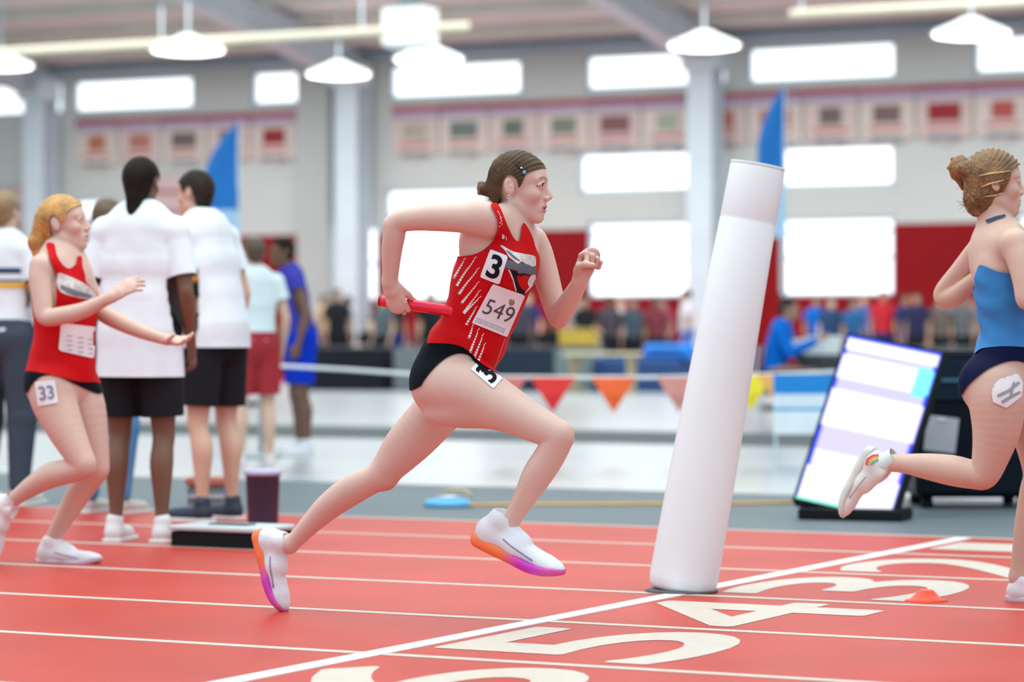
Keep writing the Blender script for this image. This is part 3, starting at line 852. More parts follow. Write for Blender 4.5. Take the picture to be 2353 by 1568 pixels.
# ------------------------------------------------------------------ people in the hall (small in the photograph)
def facing(a):
    """0 faces the camera, 90 faces right in the photograph, 180 away"""
    a = math.radians(a); return nrm(-LOOK * math.cos(a) + RIGHT * math.sin(a))
SKIN = {'light': (.62, .40, .30), 'mid': (.40, .22, .15), 'dark': (.16, .075, .045)}
def person(px, z, label, pose='stand', face=0, H=1.72, shirt=(.7, .7, .7), pants=(.03, .03, .05), hair=(.03, .02, .015), skin='light', sleeves=.5, shorts=False,
           group=None, h=.014, arms=None, shoes=(.6, .6, .62), stripes=None, long_shirt=0, lean=0, hairlong=False, detail=False, tights=None):
    base = GX(px, z); s = H / 1.72; f = facing(face); l = np.cross(UP, f)
    if pose == 'sit': base = base + np.array([0, 0, 0])
    W = lambda a, b, c: base + (f * a + l * b + UP * c) * s
    ln = lean
    J = {}
    if pose == 'stand':
        pel, wai, rib, che, nek, hed = W(0, 0, .95), W(.01 + ln * .1, 0, 1.08), W(.01 + ln * .22, 0, 1.24), W(ln * .35, 0, 1.38), W(ln * .42, 0, 1.48), W(.02 + ln * .55, 0, 1.605)
        for q, sd in ((-1, 'R'), (1, 'L')):
            J[sd] = [W(0, q * .09, .92), W(.02, q * .105, .48), W(-.02, q * .11, .085), W(-.07, q * .11, .002), W(.19, q * .13, .002)]
            ar = (arms or {}).get(sd) or [(-.03 + ln * .2, .23, 1.12), (.06 + ln * .1, .22, .88)]
            J[sd + 'a'] = [W(ln * .35, q * .165, 1.40), W(ar[0][0], q * ar[0][1], ar[0][2]), W(ar[1][0], q * ar[1][1], ar[1][2])]
    else:
        d = -.48
        pel, wai, rib, che, nek, hed = W(0, 0, .95 + d), W(.03, 0, 1.08 + d), W(.06, 0, 1.24 + d), W(.09, 0, 1.38 + d), W(.12, 0, 1.48 + d), W(.16, 0, 1.60 + d)
        for q, sd in ((-1, 'R'), (1, 'L')):
            J[sd] = [W(.02, q * .09, .50), W(.43, q * .12, .50), W(.40, q * .12, .085), W(.34, q * .12, .002), W(.60, q * .14, .002)]
            ar = (arms or {}).get(sd) or [(.16, .23, .66), (.38, .14, .72)]
            J[sd + 'a'] = [W(.09, q * .165, 1.40 + d), W(ar[0][0], q * ar[0][1], ar[0][2]), W(ar[1][0], q * ar[1][1], ar[1][2])]
    root = empty('person', base, label, 'person', group)
    allp = [pel, hed + UP * .15] + [p for k in J for p in J[k]]
    lo, hi = limits(allp, .2)
    def torso(fl, g):
        fl.chain([(pel, (.150 + g) * s), (wai, (.128 + g) * s)], .03, f, .76); fl.chain([(wai, (.128 + g) * s), (rib, (.148 + g) * s), (che, (.140 + g * .6) * s)], .03, f, .74)
        fl.chain([(J['Ra'][0] - UP * .012, (.050 + g * .45) * s), (che + UP * .03, (.07 + g * .3) * s), (J['La'][0] - UP * .012, (.050 + g * .45) * s)], .03)
    body = Field(lo, hi, h)
    torso(body, 0)
    back = -f
    for sd in 'RL':
        body.chain(leg_chain(J[sd][0], J[sd][1], J[sd][2], back, s), .015)
        body.chain(arm_chain(*J[sd + 'a'], s), .012)
        el, wr = J[sd + 'a'][1:]
        d = nrm(wr - el); th = nrm(f * .6 + UP * .4); n = l if sd == 'R' else -l
        if detail: hand_prims(body, wr, d, n, th, s, (25, 35, 25))
        else:
            body.cone(wr, wr + d * .09, .026, .036, .01, n, .5); body.cone(wr + d * .09, wr + d * .15 + n * .02, .03, .016, .01, n, .6); body.cone(wr + d * .03, wr + d * .07 + th * .045, .012, .009, .01)
    body.cone(nek, hed + UP * (-.05), .054 * s, .050 * s, .02)
    hf = f
    head_prims(body, hed, hf, UP, s, fine=detail)
    V, Q = body.surf(); V = relax(V, Q, 12, [(hed, .12)])
    if detail or z < 35:
        pass
    meshobj('body', V, Q, mat('skin_' + skin, SKIN[skin], .5, .06, 8, sss=0), root)
    # hair
    ex = None
    if hairlong:
        def ex(fl, E, A): fl.cone(E(-.07, 0, .02), E(-.10, 0, -.16), .05, .03, .03)
        poly = HAIR_POLY[:9] + [(-.05, -.04), (-.05, -.25), (-.2, -.25), (-.2, .15), (.11, .15)]
    else: poly = HAIR_POLY
    hair_cap(root, hed, hf, UP, s, mat('hair_%.2f_%.2f' % (hair[0], hair[1]), hair, .5, .25, 30), h=max(h * .6, .007), grow=.010, poly=poly, extra=ex)
    # shirt
    sh = Field(lo, hi, h); torso(sh, .022 if not long_shirt else .045)
    hem = (pel - UP * (.04 + long_shirt)) if pose == 'stand' else (pel - UP * .05)
    if long_shirt: sh.chain([(wai, .185 * s), (pel - UP * (long_shirt + .1), .205 * s)], .03, f, .8)
    for sd in 'RL':
        a, e, w_ = J[sd + 'a']
        if sleeves <= 1: sh.cone(a, a + (e - a) * sleeves, .060 * s, .064 * s, .012)
        else: sh.chain([(a, .068 * s), (e, .054 * s), (e + (w_ - e) * .9, .042 * s)], .02)
    V, Q = sh.surf()
    g = V[:, 2] - hem[2]
    gn = .058 * s - np.linalg.norm((V - nek)[:, :2], axis=1); g = np.where(V[:, 2] > nek[2] - .02, np.minimum(g, -gn), g)
    for sd in 'RL':
        a, e, w_ = J[sd + 'a']
        if sleeves <= 1:
            dd = nrm(e - a); t = (V - a) @ dd; r = np.linalg.norm((V - a) - t[:, None] * dd, axis=1)
            out = ((V - base) @ l) * (-1 if sd == 'R' else 1)
            near = (r < .085 * s) & (out > .15 * s)
            g = np.where(near & (t > 0), np.minimum(g, np.linalg.norm(e - a) * sleeves - t), g)
    V, Fq = clip_mesh(V, Q, g)
    so = meshobj('shirt', V, Fq, mat('cloth_%.2f_%.2f_%.2f' % tuple(shirt), shirt, .8, .08, 5, bump=.3, bscale=14), root)
    if stripes:
        for zt, hh, c in stripes:
            c0 = W(0, 0, zt)
            sf = Field(lo, hi, h); torso(sf, .028)
            V2, Q2 = sf.surf(); g2 = np.minimum(V2[:, 2] - c0[2], c0[2] + hh - V2[:, 2])
            g2 = np.minimum(g2, .2 * s - np.abs((V2 - base) @ l))
            V2, F2 = clip_mesh(V2, Q2, g2)
            if len(F2): meshobj('stripe', V2, F2, mat('stripe_%.2f_%.2f' % (c[0], c[1]), c, .8), so)
    # trousers or shorts
    pf = Field(lo, hi, h)
    pf.chain([(pel + UP * .04, .158 * s), (pel - UP * .02, .168 * s)], .03, f, .8)
    end = .62 if shorts else 1.6
    for sd in 'RL':
        hp, kn, an = J[sd][:3]
        pf.cone(hp, kn, .105 * s, (.092 if shorts else .082) * s, .03)
        if not shorts: pf.chain([(kn, .084 * s), (an + UP * .03, .058 * s)], .02)
    V, Q = pf.surf(); g = (pel[2] + .07) - V[:, 2]
    for sd in 'RL':
        hp, kn, an = J[sd][:3]
        dd = nrm(kn - hp); t = (V - hp) @ dd; q = -1 if sd == 'R' else 1
        sidev = ((V - base) @ l) * q > 0
        if shorts: g = np.where(sidev, np.minimum(g, np.linalg.norm(kn - hp) * .80 - t), g)
        else: g = np.where(sidev, np.minimum(g, V[:, 2] - (an[2] - .03)), g)
    V, Fq = clip_mesh(V, Q, g)
    meshobj('shorts' if shorts else 'trousers', V, Fq, mat('cloth_%.2f_%.2f_%.2f' % tuple(pants), pants, .8, .08, 5), root)
    for sd in 'RL':
        kn, an, heel, toe = J[sd][1:]
        t = nrm(toe - heel); sf = Field(*limits([heel, toe], .15), max(h * .6, .006))
        sf.cone(heel + t * .04 + UP * .045, toe - t * .04 + UP * .032, .040 * s, .036 * s, .02); sf.cone(heel + t * .05 + UP * .05, heel + t * .055 + UP * .10, .040 * s, .040 * s, .02)
        V, Q = sf.surf(); V, Fq = clip_mesh(V, Q, V[:, 2] - .012)
        shoe = meshobj('shoe', V, Fq, mat('shoe_%.2f_%.2f' % (shoes[0], shoes[1]), shoes, .6, .05, 8), root)
        mb = MB(); o_ = np.array(parent_loc(shoe)) 
        c = (heel + toe) / 2 - o_; ang = math.atan2(t[1], t[0])
        mb.box((c[0], c[1], .012 - o_[2]), (.27 * s, .085 * s, .024), rz=ang, bev=.01); mb.build('sole', mat('sole_white', (.7, .7, .68), .6), shoe)
    return root

NAVY, BLACK, WHITE, REDC, BLUE, GREY, TAN, MAROON = (.015, .03, .12), (.012, .013, .017), (.75, .77, .80), (.45, .02, .03), (.0, .12, .50), (.22, .24, .26), (.42, .28, .16), (.13, .02, .03)
crowd = [
 # px, z, pose, face, shirt, pants, hair, skin, H, words
 (745, 55, 'stand', 60, TAN, BLACK, (.05, .03, .02), 'mid', 1.70, 'person in a tan top standing right of the royal blue shirt'),
 (800, 54, 'stand', -80, GREY, BLACK, (.02, .02, .02), 'dark', 1.66, 'person in a grey top standing below the column'),
 (852, 53, 'sit', 0, BLACK, BLACK, (.03, .02, .02), 'light', 1.72, 'person in black seated left of the hand with the baton'),
 (905, 55, 'stand', 30, BLACK, NAVY, (.02, .02, .02), 'mid', 1.74, 'person in black standing behind the baton hand'),
 (962, 52, 'sit', 20, MAROON, BLACK, (.10, .05, .02), 'light', 1.70, 'person in maroon seated below the baton'),
 (1215, 54, 'stand', -20, NAVY, BLACK, (.10, .06, .03), 'light', 1.72, 'person in navy standing behind the front of the runner'),
 (1262, 52, 'sit', 10, BLACK, BLACK, (.02, .02, .02), 'dark', 1.72, 'person in black seated under the far elbow of the runner'),
 (1318, 55, 'stand', 0, (.30, .26, .26), BLACK, (.04, .03, .02), 'mid', 1.78, 'person in a brown grey top standing under the raised fist'),
 (1372, 53, 'sit', -30, WHITE, NAVY, (.05, .03, .02), 'light', 1.75, 'person in white seated below the bright window right of the fist'),
 (1425, 54, 'stand', 40, (.55, .50, .52), BLACK, (.30, .20, .10), 'light', 1.62, 'person in a pale pink top standing below the bright window'),
 (1478, 53, 'sit', 0, REDC, BLACK, (.03, .02, .02), 'dark', 1.76, 'person in red seated between the fist and the white post'),
 (1527, 54, 'stand', -60, (.25, .06, .10), NAVY, (.03, .02, .02), 'mid', 1.64, 'person in dark red standing left of the white post'),
 (1578, 52, 'stand', -90, (.60, .55, .60), BLUE, (.03, .02, .015), 'mid', 1.76, 'dark-haired person in blue shorts standing just left of the white post'),
 (1875, 54, 'stand', 10, BLUE, BLACK, (.02, .02, .02), 'mid', 1.66, 'person in blue standing behind the paper stack'),
 (1935, 53, 'sit', 20, (.02, .16, .40), BLACK, (.05, .03, .02), 'light', 1.72, 'person in mid blue seated right of the papers'),
 (1985, 54, 'stand', -10, (.05, .12, .35), BLACK, (.12, .07, .03), 'light', 1.68, 'person in dull blue standing above the lit screen'),
 (2030, 51.5, 'stand', 0, REDC, NAVY, (.30, .02, .03), 'mid', 1.74, 'person in red with a red cap standing below the right red wall'),
 (2078, 51.5, 'stand', 40, NAVY, NAVY, (.04, .03, .02), 'mid', 1.66, 'person in navy standing right of the red-capped one'),
 (2135, 53, 'sit', -20, TAN, BLACK, (.20, .12, .06), 'light', 1.72, 'person in tan seated left of the blue runner'),
 (2185, 54, 'stand', 0, (.26, .20, .26), BLACK, (.05, .04, .03), 'mid', 1.70, 'person in dusky purple standing next to the blue runner'),
 (2232, 53, 'stand', 20, GREY, BLACK, (.02, .02, .02), 'mid', 1.66, 'person in grey standing half hidden by the blue runner'),
]
extra = [
 (775, 49.6, 'stand', 20, BLACK, BLACK, (.02, .02, .02), 'mid', 1.72, 'person in black standing left of the baton hand'),
 (880, 49.6, 'stand', -40, (.10, .12, .13), BLACK, (.03, .02, .02), 'light', 1.64, 'person in charcoal standing behind the baton hand'),
 (990, 49.6, 'stand', 10, BLACK, BLACK, (.02, .02, .02), 'mid', 1.68, 'person in black standing behind the back of the runner'),
 (1190, 49.6, 'stand', 10, (.05, .05, .07), BLACK, (.02, .02, .02), 'dark', 1.70, 'person in near black standing behind the runner bib'),
 (1345, 49.6, 'stand', -20, BLACK, BLACK, (.03, .02, .02), 'mid', 1.60, 'person in black standing right of the far elbow'),
 (1400, 49.6, 'stand', 30, (.06, .05, .06), BLACK, (.02, .02, .02), 'dark', 1.62, 'person in dark brown standing above the yellow box'),
 (1455, 49.6, 'stand', -10, (.05, .07, .09), BLACK, (.02, .02, .02), 'mid', 1.58, 'person in dark slate standing behind the navy mat'),
 (1505, 49.6, 'stand', 15, (.16, .03, .04), BLACK, (.02, .02, .02), 'dark', 1.60, 'person in deep red standing behind the navy mat'),
 (1910, 49.6, 'stand', 0, (.02, .05, .12), BLACK, (.02, .02, .02), 'light', 1.58, 'person in dark blue standing right of the papers'),
 (1960, 49.6, 'stand', 30, (.02, .10, .25), BLACK, (.03, .02, .02), 'mid', 1.56, 'person in teal blue standing above the lit screen'),
 (2108, 49.6, 'stand', -30, (.02, .02, .06), BLACK, (.02, .02, .02), 'mid', 1.66, 'person in blue black standing above the black cabinet'),
 (2160, 49.6, 'stand', 10, (.12, .09, .08), BLACK, (.05, .03, .02), 'light', 1.62, 'person in dark brown standing left of the blue runner'),
 (2210, 49.6, 'stand', -10, (.10, .10, .11), BLACK, (.03, .02, .02), 'mid', 1.64, 'person in dark grey beside the blue runner'),
]
crowd = [(p[0], p[1] - 1.0 if p[2] == 'sit' else p[1], *p[2:]) for p in crowd] + extra
for px, z, pose, fa, sh, pa, ha, sk, H, lab in crowd:
    person(px, z, lab, pose, fa, H, sh, pa, ha, sk, sleeves=.55, shorts=(px == 1578), h=.020, group='people standing and sitting along the far wall', shoes=(.1, .1, .12) if px % 2 else (.5, .5, .5))

# chairs of the seated, tables
def chair(px, z, fa, label, col, hs=.40):
    base = GX(px, z); o = empty('folding_chair', base, label, 'chair', 'chairs along the far wall', rz=math.atan2(facing(fa)[1], facing(fa)[0]))
    m = mat('chair_%.2f' % col[0], col, .5)
    b = MB(); b.box((.05, 0, hs - .03), (.44, .44, .04), bev=.015); b.build('seat', m, o)
    b = MB(); b.box((-.19, 0, hs + .30), (.03, .42, .26), bev=.01); b.build('backrest', m, o)
    for sx in (-1, 1):
        for sy in (-1, 1):
            b = MB(); b.tube([(sx * .18 + .04, sy * .2, 0), (sx * .16 + .03, sy * .2, hs - .04 if sx > 0 else hs + .42)], .012, 6); b.build('leg', M_steel, o)
    return o
for px, z, pose, fa, sh, pa, ha, sk, H, lab in crowd:
    if pose == 'sit': chair(px, z, fa, 'folding chair of the ' + lab.split('right of the fist')[0], (.05, .05, .06))
def table(px, z, L, W, label, top=(.05, .05, .06), cloth=None, hgt=.74, rz=0):
    base = GX(px, z); o = empty('folding_table', base, label, 'table', rz=rz)
    b = MB(); b.box((0, 0, hgt - .02), (L, W, .04), bev=.01); b.build('tabletop', mat('table_%.2f_%.2f' % (top[0], top[1]), top, .5), o)
    if cloth:
        b = MB()
        for (cx, cy, sx, sy) in ((0, -W / 2 - .01, L, .012), (0, W / 2 + .01, L, .012), (-L / 2 - .01, 0, .012, W), (L / 2 + .01, 0, .012, W)): b.box((cx, cy, hgt / 2 - .01), (sx, sy, hgt - .04))
        b.build('skirt', mat('skirt_%.2f_%.2f' % (cloth[0], cloth[1]), cloth, .8, .1, 6), o)
    for sx in (-1, 1):
        for sy in (-1, 1):
            b = MB(); b.tube([(sx * (L / 2 - .12), sy * (W / 2 - .1), 0), (sx * (L / 2 - .12), sy * (W / 2 - .1), hgt - .03)], .018, 8); b.build('leg', M_steel, o)
    return o
TB = [(800, 48.5, 1.7, 'black skirted table at the far left of the row', BLACK), (975, 48, .75, 'grey skirted table below the baton', (.16, .18, .19)), (1045, 48.5, .8, 'maroon-black skirted table hidden by the runner', (.06, .03, .035)),
      (1225, 48, 1.15, 'dark skirted table below the far elbow', (.02, .03, .05)), (1332, 47.6, .55, 'grey green skirted table left of the blue mat', (.16, .20, .20)),
      (1955, 48, 1.25, 'dark teal skirted table above the lit screen', (.01, .04, .06)), (2140, 47.6, 1.4, 'grey skirted table left of the blue runner', (.07, .08, .08))]
for px, z, L, lab, c in TB: table(px, z, L, .7, lab, cloth=c)
# big blue helper at the table behind the white post
person(1775, 30, 'person in a royal blue shirt seated behind the white post', 'sit', 75, 1.85, (.0, .13, .55), BLACK, (.03, .02, .02), 'mid', sleeves=1.8, h=.014,
       arms={'R': [(.22, .25, .70), (.46, .20, .82)], 'L': [(.20, .25, .70), (.44, .2, .78)]})
chair(1775, 30, 75, 'dark folding chair under the royal blue shirt behind the post', (.05, .05, .06))
t = table(1950, 30.2, 1.0, .7, 'dark table with white papers right of the white post', top=(.10, .11, .12), cloth=(.05, .055, .06), rz=YAW, hgt=.74)
for k, (px, w, hh, lab) in enumerate(((1835, .2, .16, 'short stack of white papers on the dark table'), (1890, .34, .19, 'wide white box of papers on the dark table'))):
    base = GX(px, 30.05, .742); o = empty('paper_stack', base, lab, 'papers', rz=YAW)
    for q in range(4):
        b = MB(); b.box((.01 * (q % 2), 0, hh * (q + .5) / 4), (w, .28, hh / 4 - .006), rz=.05 * (q - 1.5)); b.build('ream', mat('paper', (.78, .80, .82), .7), o)
# blue mat, yellow box, cream bench
def boxthing(name, label, cat, px, z, size, m, h0=0, rz=0, parts=None, group=None, bev=.02):
    o = empty(name, GX(px, z, h0), label, cat, group, rz=rz)
    b = MB(); b.box((0, 0, size[2] / 2), size, bev=bev); b.build('body', m, o)
    for nm, c, s_, mm in parts or []:
        b = MB(); b.box(c, s_, bev=.004); b.build(nm, mm, o)
    return o
boxthing('landing_mat', 'navy blue padded mat left of the white post by the far tables', 'mat', 1480, 47.5, (1.5, 1.0, .52), mat('mat_navy', (.01, .045, .16), .6, .05, 2), 0, 0,
         [('top_sheet', (0, 0, .53), (1.46, .96, .03), mat('mat_blue', (.01, .12, .38), .6))])
boxthing('sports_bag', 'bright blue sports bag on the navy mat', 'bag', 1540, 47.3, (.8, .45, .24), mat('bag_blue', (.0, .17, .62), .6), .55, 0.1, [('handle', (0, 0, .26), (.3, .04, .05), M_black), ('pocket', (0, -.23, .12), (.5, .03, .14), mat('mat_blue', (.01, .12, .38)))], bev=.08)
boxthing('storage_box', 'mustard yellow box on the grey green table', 'box', 1330, 47.6, (.5, .5, .27), mat('box_yellow', (.50, .33, .04), .6), .745, 0, [('lid', (0, 0, .28), (.53, .53, .03), mat('box_lid', (.55, .38, .07)))])
o = empty('bench', GX(1385, 46.2), 'cream plank bench in front of the navy mat', 'bench')
b = MB(); b.box((0, 0, .63), (1.3, .3, .05), bev=.01); b.build('plank', mat('cream_wood', (.66, .55, .36), .6, .1, 8), o)
for sx in (-.5, .5):
    b = MB(); b.box((sx, 0, .3), (.05, .26, .6)); b.build('leg', mat('bench_leg', (.35, .27, .16), .6), o)

# ------------------------------------------------------------------ rope with pennants, banner
def rope_fence():
    z = 22.0
    o = empty('pennant_rope', GX(1200, z), 'white rope with coloured pennants strung behind the runner', 'rope')
    base = np.array(o.location)
    def pt(px, py, zz): return PZ(px, py, zz) - base
    key = [(560, 838), (640, 841), (800, 850), (960, 861), (1120, 867), (1300, 868), (1500, 868), (1700, 864), (1830, 859), (1950, 853)]
    pts = [pt(a, b_, z) for a, b_ in key]
    b = MB(); b.tube(pts, .014, 8); b.build('rope', mat('rope_white', (.78, .80, .80), .6), o, smooth=True)
    cols = {1160: ('rose', (.60, .16, .15)), 1270: ('red', (.75, .02, .02)), 1410: ('orange', (.85, .12, .02)), 1560: ('pink', (.62, .25, .22)), 1725: ('yellow', (.85, .68, .02)), 1790: ('amber', (.80, .40, .12))}
    xs = [k_[0] for k_ in key]; ys = [k_[1] for k_ in key]
    for px, (nm, c) in cols.items():
        py = np.interp(px, xs, ys); w = .17; hh = .27
        p = pt(px, py, z - .02); R_ = RIGHT
        V = [p - R_ * w, p + R_ * w, p + R_ * w * .5 - UP * hh * .5 - LOOK * .02, p - UP * hh, p - R_ * w * .5 - UP * hh * .5 - LOOK * .02]
        V = V + [v + LOOK * .006 for v in V]
        b = MB(); b.add(V, [(0, 4, 3, 2, 1), (5, 6, 7, 8, 9), (0, 1, 6, 5), (1, 2, 7, 6), (2, 3, 8, 7), (3, 4, 9, 8), (4, 0, 5, 9)]); b.build('pennant', mat('pennant_' + nm, c, .6), o, label=nm + ' triangular pennant')
    for px in (600, 1640, 1945):
        py = np.interp(px, xs, ys); a = pt(px, py, z); g0 = np.array([a[0], a[1], 0])
        b = MB(); b.tube([g0, a + UP * .06], .02, 8); b.lathe([(.16, 0), (.16, .02), (.03, .05)], (g0[0], g0[1], 0), 16); b.build('post', mat('post_grey', (.35, .38, .40), .5), o, smooth=True)
rope_fence()
o = empty('barrier_banner', GX(1866, 21.6), 'blue and white barrier banner between the white post and the lit screen', 'banner', rz=YAW)
for nm, z0, z1, c in (('blue_band', .50, .65, (.0, .22, .62)), ('white_band', .40, .50, (.68, .76, .85)), ('blue_line', .375, .40, (.02, .33, .60)), ('lower_panel', .20, .375, (.74, .80, .86))):
    b = MB(); b.box((0, 0, (z0 + z1) / 2), (.58, .02, z1 - z0)); b.build(nm, mat('ban_' + nm, c, .6), o)
for sx in (-.27, .27):
    b = MB(); b.tube([(sx, .02, 0), (sx, .02, .66)], .012, 6); b.build('leg', M_steel, o)

# ------------------------------------------------------------------ people near the track at the left
person(494, 14.6, 'person in a white polo with black and gold bands and black shorts at the left', 'stand', -125, 1.78, (.74, .81, .88), BLACK, (.03, .025, .02), 'light', sleeves=.6, shorts=True, h=.009, shoes=(.02, .03, .06),
       stripes=[(1.175, .035, (.80, .42, .06)), (1.10, .06, (.02, .02, .03)), (1.245, .02, (.02, .03, .05))], long_shirt=.06, lean=.20, detail=True)
person(8, 16.0, 'person in a white polo with navy and gold stripes at the left edge', 'stand', 160, 1.74, (.74, .81, .88), (.05, .07, .10), (.25, .16, .08), 'light', sleeves=.6, h=.010,
       stripes=[(1.27, .03, (.02, .05, .12)), (1.19, .03, (.85, .50, .05)), (1.225, .012, (.02, .05, .12))], shoes=(.6, .55, .52), detail=True)
person(692, 22.5, 'dark-haired person in purple blue top and royal blue shorts behind the rope', 'stand', -70, 1.70, (.05, .05, .38), (.0, .03, .45), (.015, .012, .01), 'dark', sleeves=.3, shorts=True, h=.011, lean=.25, shoes=(.7, .7, .75), detail=True)
person(585, 20.0, 'person in a white shirt and red shorts beside the purple blue top', 'stand', -160, 1.62, (.68, .77, .81), (.36, .03, .04), (.08, .05, .03), 'light', sleeves=.5, shorts=True, h=.011, shoes=(.7, .6, .6), detail=True)
person(245, 15.2, 'person in light blue jeans half hidden behind the long white T-shirt', 'stand', 150, 1.66, (.70, .74, .80), (.10, .30, .58), (.10, .06, .03), 'light', sleeves=.5, h=.010, shoes=(.62, .58, .54), detail=True)
person(322, 13.1, 'black-haired person in a long white T-shirt and black shorts on the track', 'stand', 165, 1.75, (.76, .84, .91), (.010, .012, .02), (.008, .008, .010), 'dark', sleeves=.75, shorts=True, h=.008, shoes=(.72, .72, .74),
       long_shirt=.17, hairlong=True, detail=True)

# small things on the floor at the left
o = empty('starting_box', GX(505, 12.75), 'low black box with a white lid on the red track', 'box', rz=0.0)
b = MB(); b.box((0, .1, .038), (.46, .30, .075), bev=.008); b.build('body', M_black, o)
b = MB(); b.box((0, .1, .090), (.47, .31, .022), bev=.006); b.build('lid', mat('grey_white_lid', (.55, .62, .66), .4), o)
b = MB(); b.box((0, .1, .104), (.2, .08, .008)); b.build('label_strip', mat('lid_dark', (.06, .10, .12), .4), o)
o = empty('waste_bin', GX(604, 14.3), 'slim navy grey bin on the floor behind the raised heel', 'bin')
b = MB(); b.lathe([(.055, 0), (.075, .01), (.085, .25), (.088, .25), (.088, .27), (.080, .27)], n=20); b.build('body', mat('bin_navy', (.07, .09, .17), .5), o, smooth=True)
b = MB(); b.lathe([(.09, .25), (.095, .26), (.095, .275), (.085, .28)], n=20); b.build('rim', mat('bin_rim', (.5, .52, .75), .5), o, smooth=True)
o = empty('storage_crate', GX(478, 15.4), 'grey crate with an orange lid left of the navy bin', 'crate', rz=YAW)
b = MB(); b.box((0, 0, .07), (.20, .2, .14), bev=.01); b.build('body', mat('crate_grey', (.16, .20, .22), .6), o)
b = MB(); b.box((0, 0, .165), (.22, .22, .045), bev=.01); b.build('lid', mat('crate_orange', (.45, .15, .10), .6), o)
for zz in (.03, .09):
    b = MB(); b.box((0, -.105, zz), (.19, .012, .02)); b.build('band', mat('crate_band', (.45, .50, .58), .6), o)
# tape measure with yellow tape on the grey floor
c0 = GX(1030, 15.9)
o = empty('tape_measure', c0, 'blue and white reel with a yellow tape lying on the grey floor', 'tape measure')
b = MB(); b.lathe([(.13, 0), (.14, .01), (.12, .035), (.03, .05)], n=28); b.build('reel', mat('reel_blue', (.10, .42, .72), .5, .1, 5), o, smooth=True)
b = MB(); b.lathe([(.06, .048), (.062, .055), (.02, .06)], n=20); b.build('hub', mat('reel_white', (.75, .78, .82), .5), o, smooth=True)
b = MB(); b.tube([(-.11, .08, .05), (-.04, .10, .085), (.05, .10, .085), (.11, .08, .05)], .010, 8); b.build('handle', mat('reel_tan', (.55, .42, .22), .5), o, smooth=True)
pts = [np.array([.12, -.02, .012])] + [GX(px, z, .012) - c0 for px, z in ((1200, 15.9), (1500, 15.95), (1700, 16.0), (1868, 16.1))]
b = MB(); b.tube(pts, .008, 6); b.build('tape', mat('tape_yellow', (.85, .45, .05), .5), o, smooth=True)
# fluorescent marker
o = empty('marker_cone', GX(2128, 10.20), 'small fluorescent orange marker cone on the track between the painted numbers', 'cone')
b = MB(); b.lathe([(.075, .0), (.078, .008), (.055, .014), (.030, .040), (.028, .042)], n=24); b.build('cone', mat('marker_orange', (.95, .06, .015), .4, emit=None), o, smooth=True)
b = MB(); b.lathe([(.029, .041), (.022, .046), (.006, .047)], n=24); b.build('rim', mat('marker_rim', (.95, .12, .04), .4), o, smooth=True)

# ------------------------------------------------------------------ white leaning post
p0 = G(1566, 1358, .01); zb = float((p0 - EYE) @ LOOK)
p1 = PZ(1742, 379, zb)
o = empty('padded_post', (p0[0], p0[1], 0.008), 'thick white padded post leaning to the right on the red track', 'post')
o_ = np.array(o.location)
ax_ = nrm(p1 - p0); L = np.linalg.norm(p1 - p0)
ts = [0, .01, .03, .3, .6, .866, .870, .874, .99, 1.0]
rs = [.110, .122, .126, .122, .112, .104, .102, .104, .101, .098]
b = MB(); b.tube([p0 - o_ + ax_ * L * t for t in ts], rs, 40); b.build('padding', mat('post_white', (.80, .88, .91), .45, .03, 2), o, smooth=True)
b = MB(); b.tube([p0 - o_ + ax_ * L * t for t in (.9965, 1.0015)], [.102, .100], 40); b.build('top_cap', mat('post_cap', (.68, .71, .73), .5), o, smooth=False)
b = MB(); b.lathe([(.13, -.0015), (.135, .003), (.115, .012)], (0, 0, 0), 40); b.build('foot_ring', mat('post_foot', (.10, .09, .10), .6), o, smooth=True)

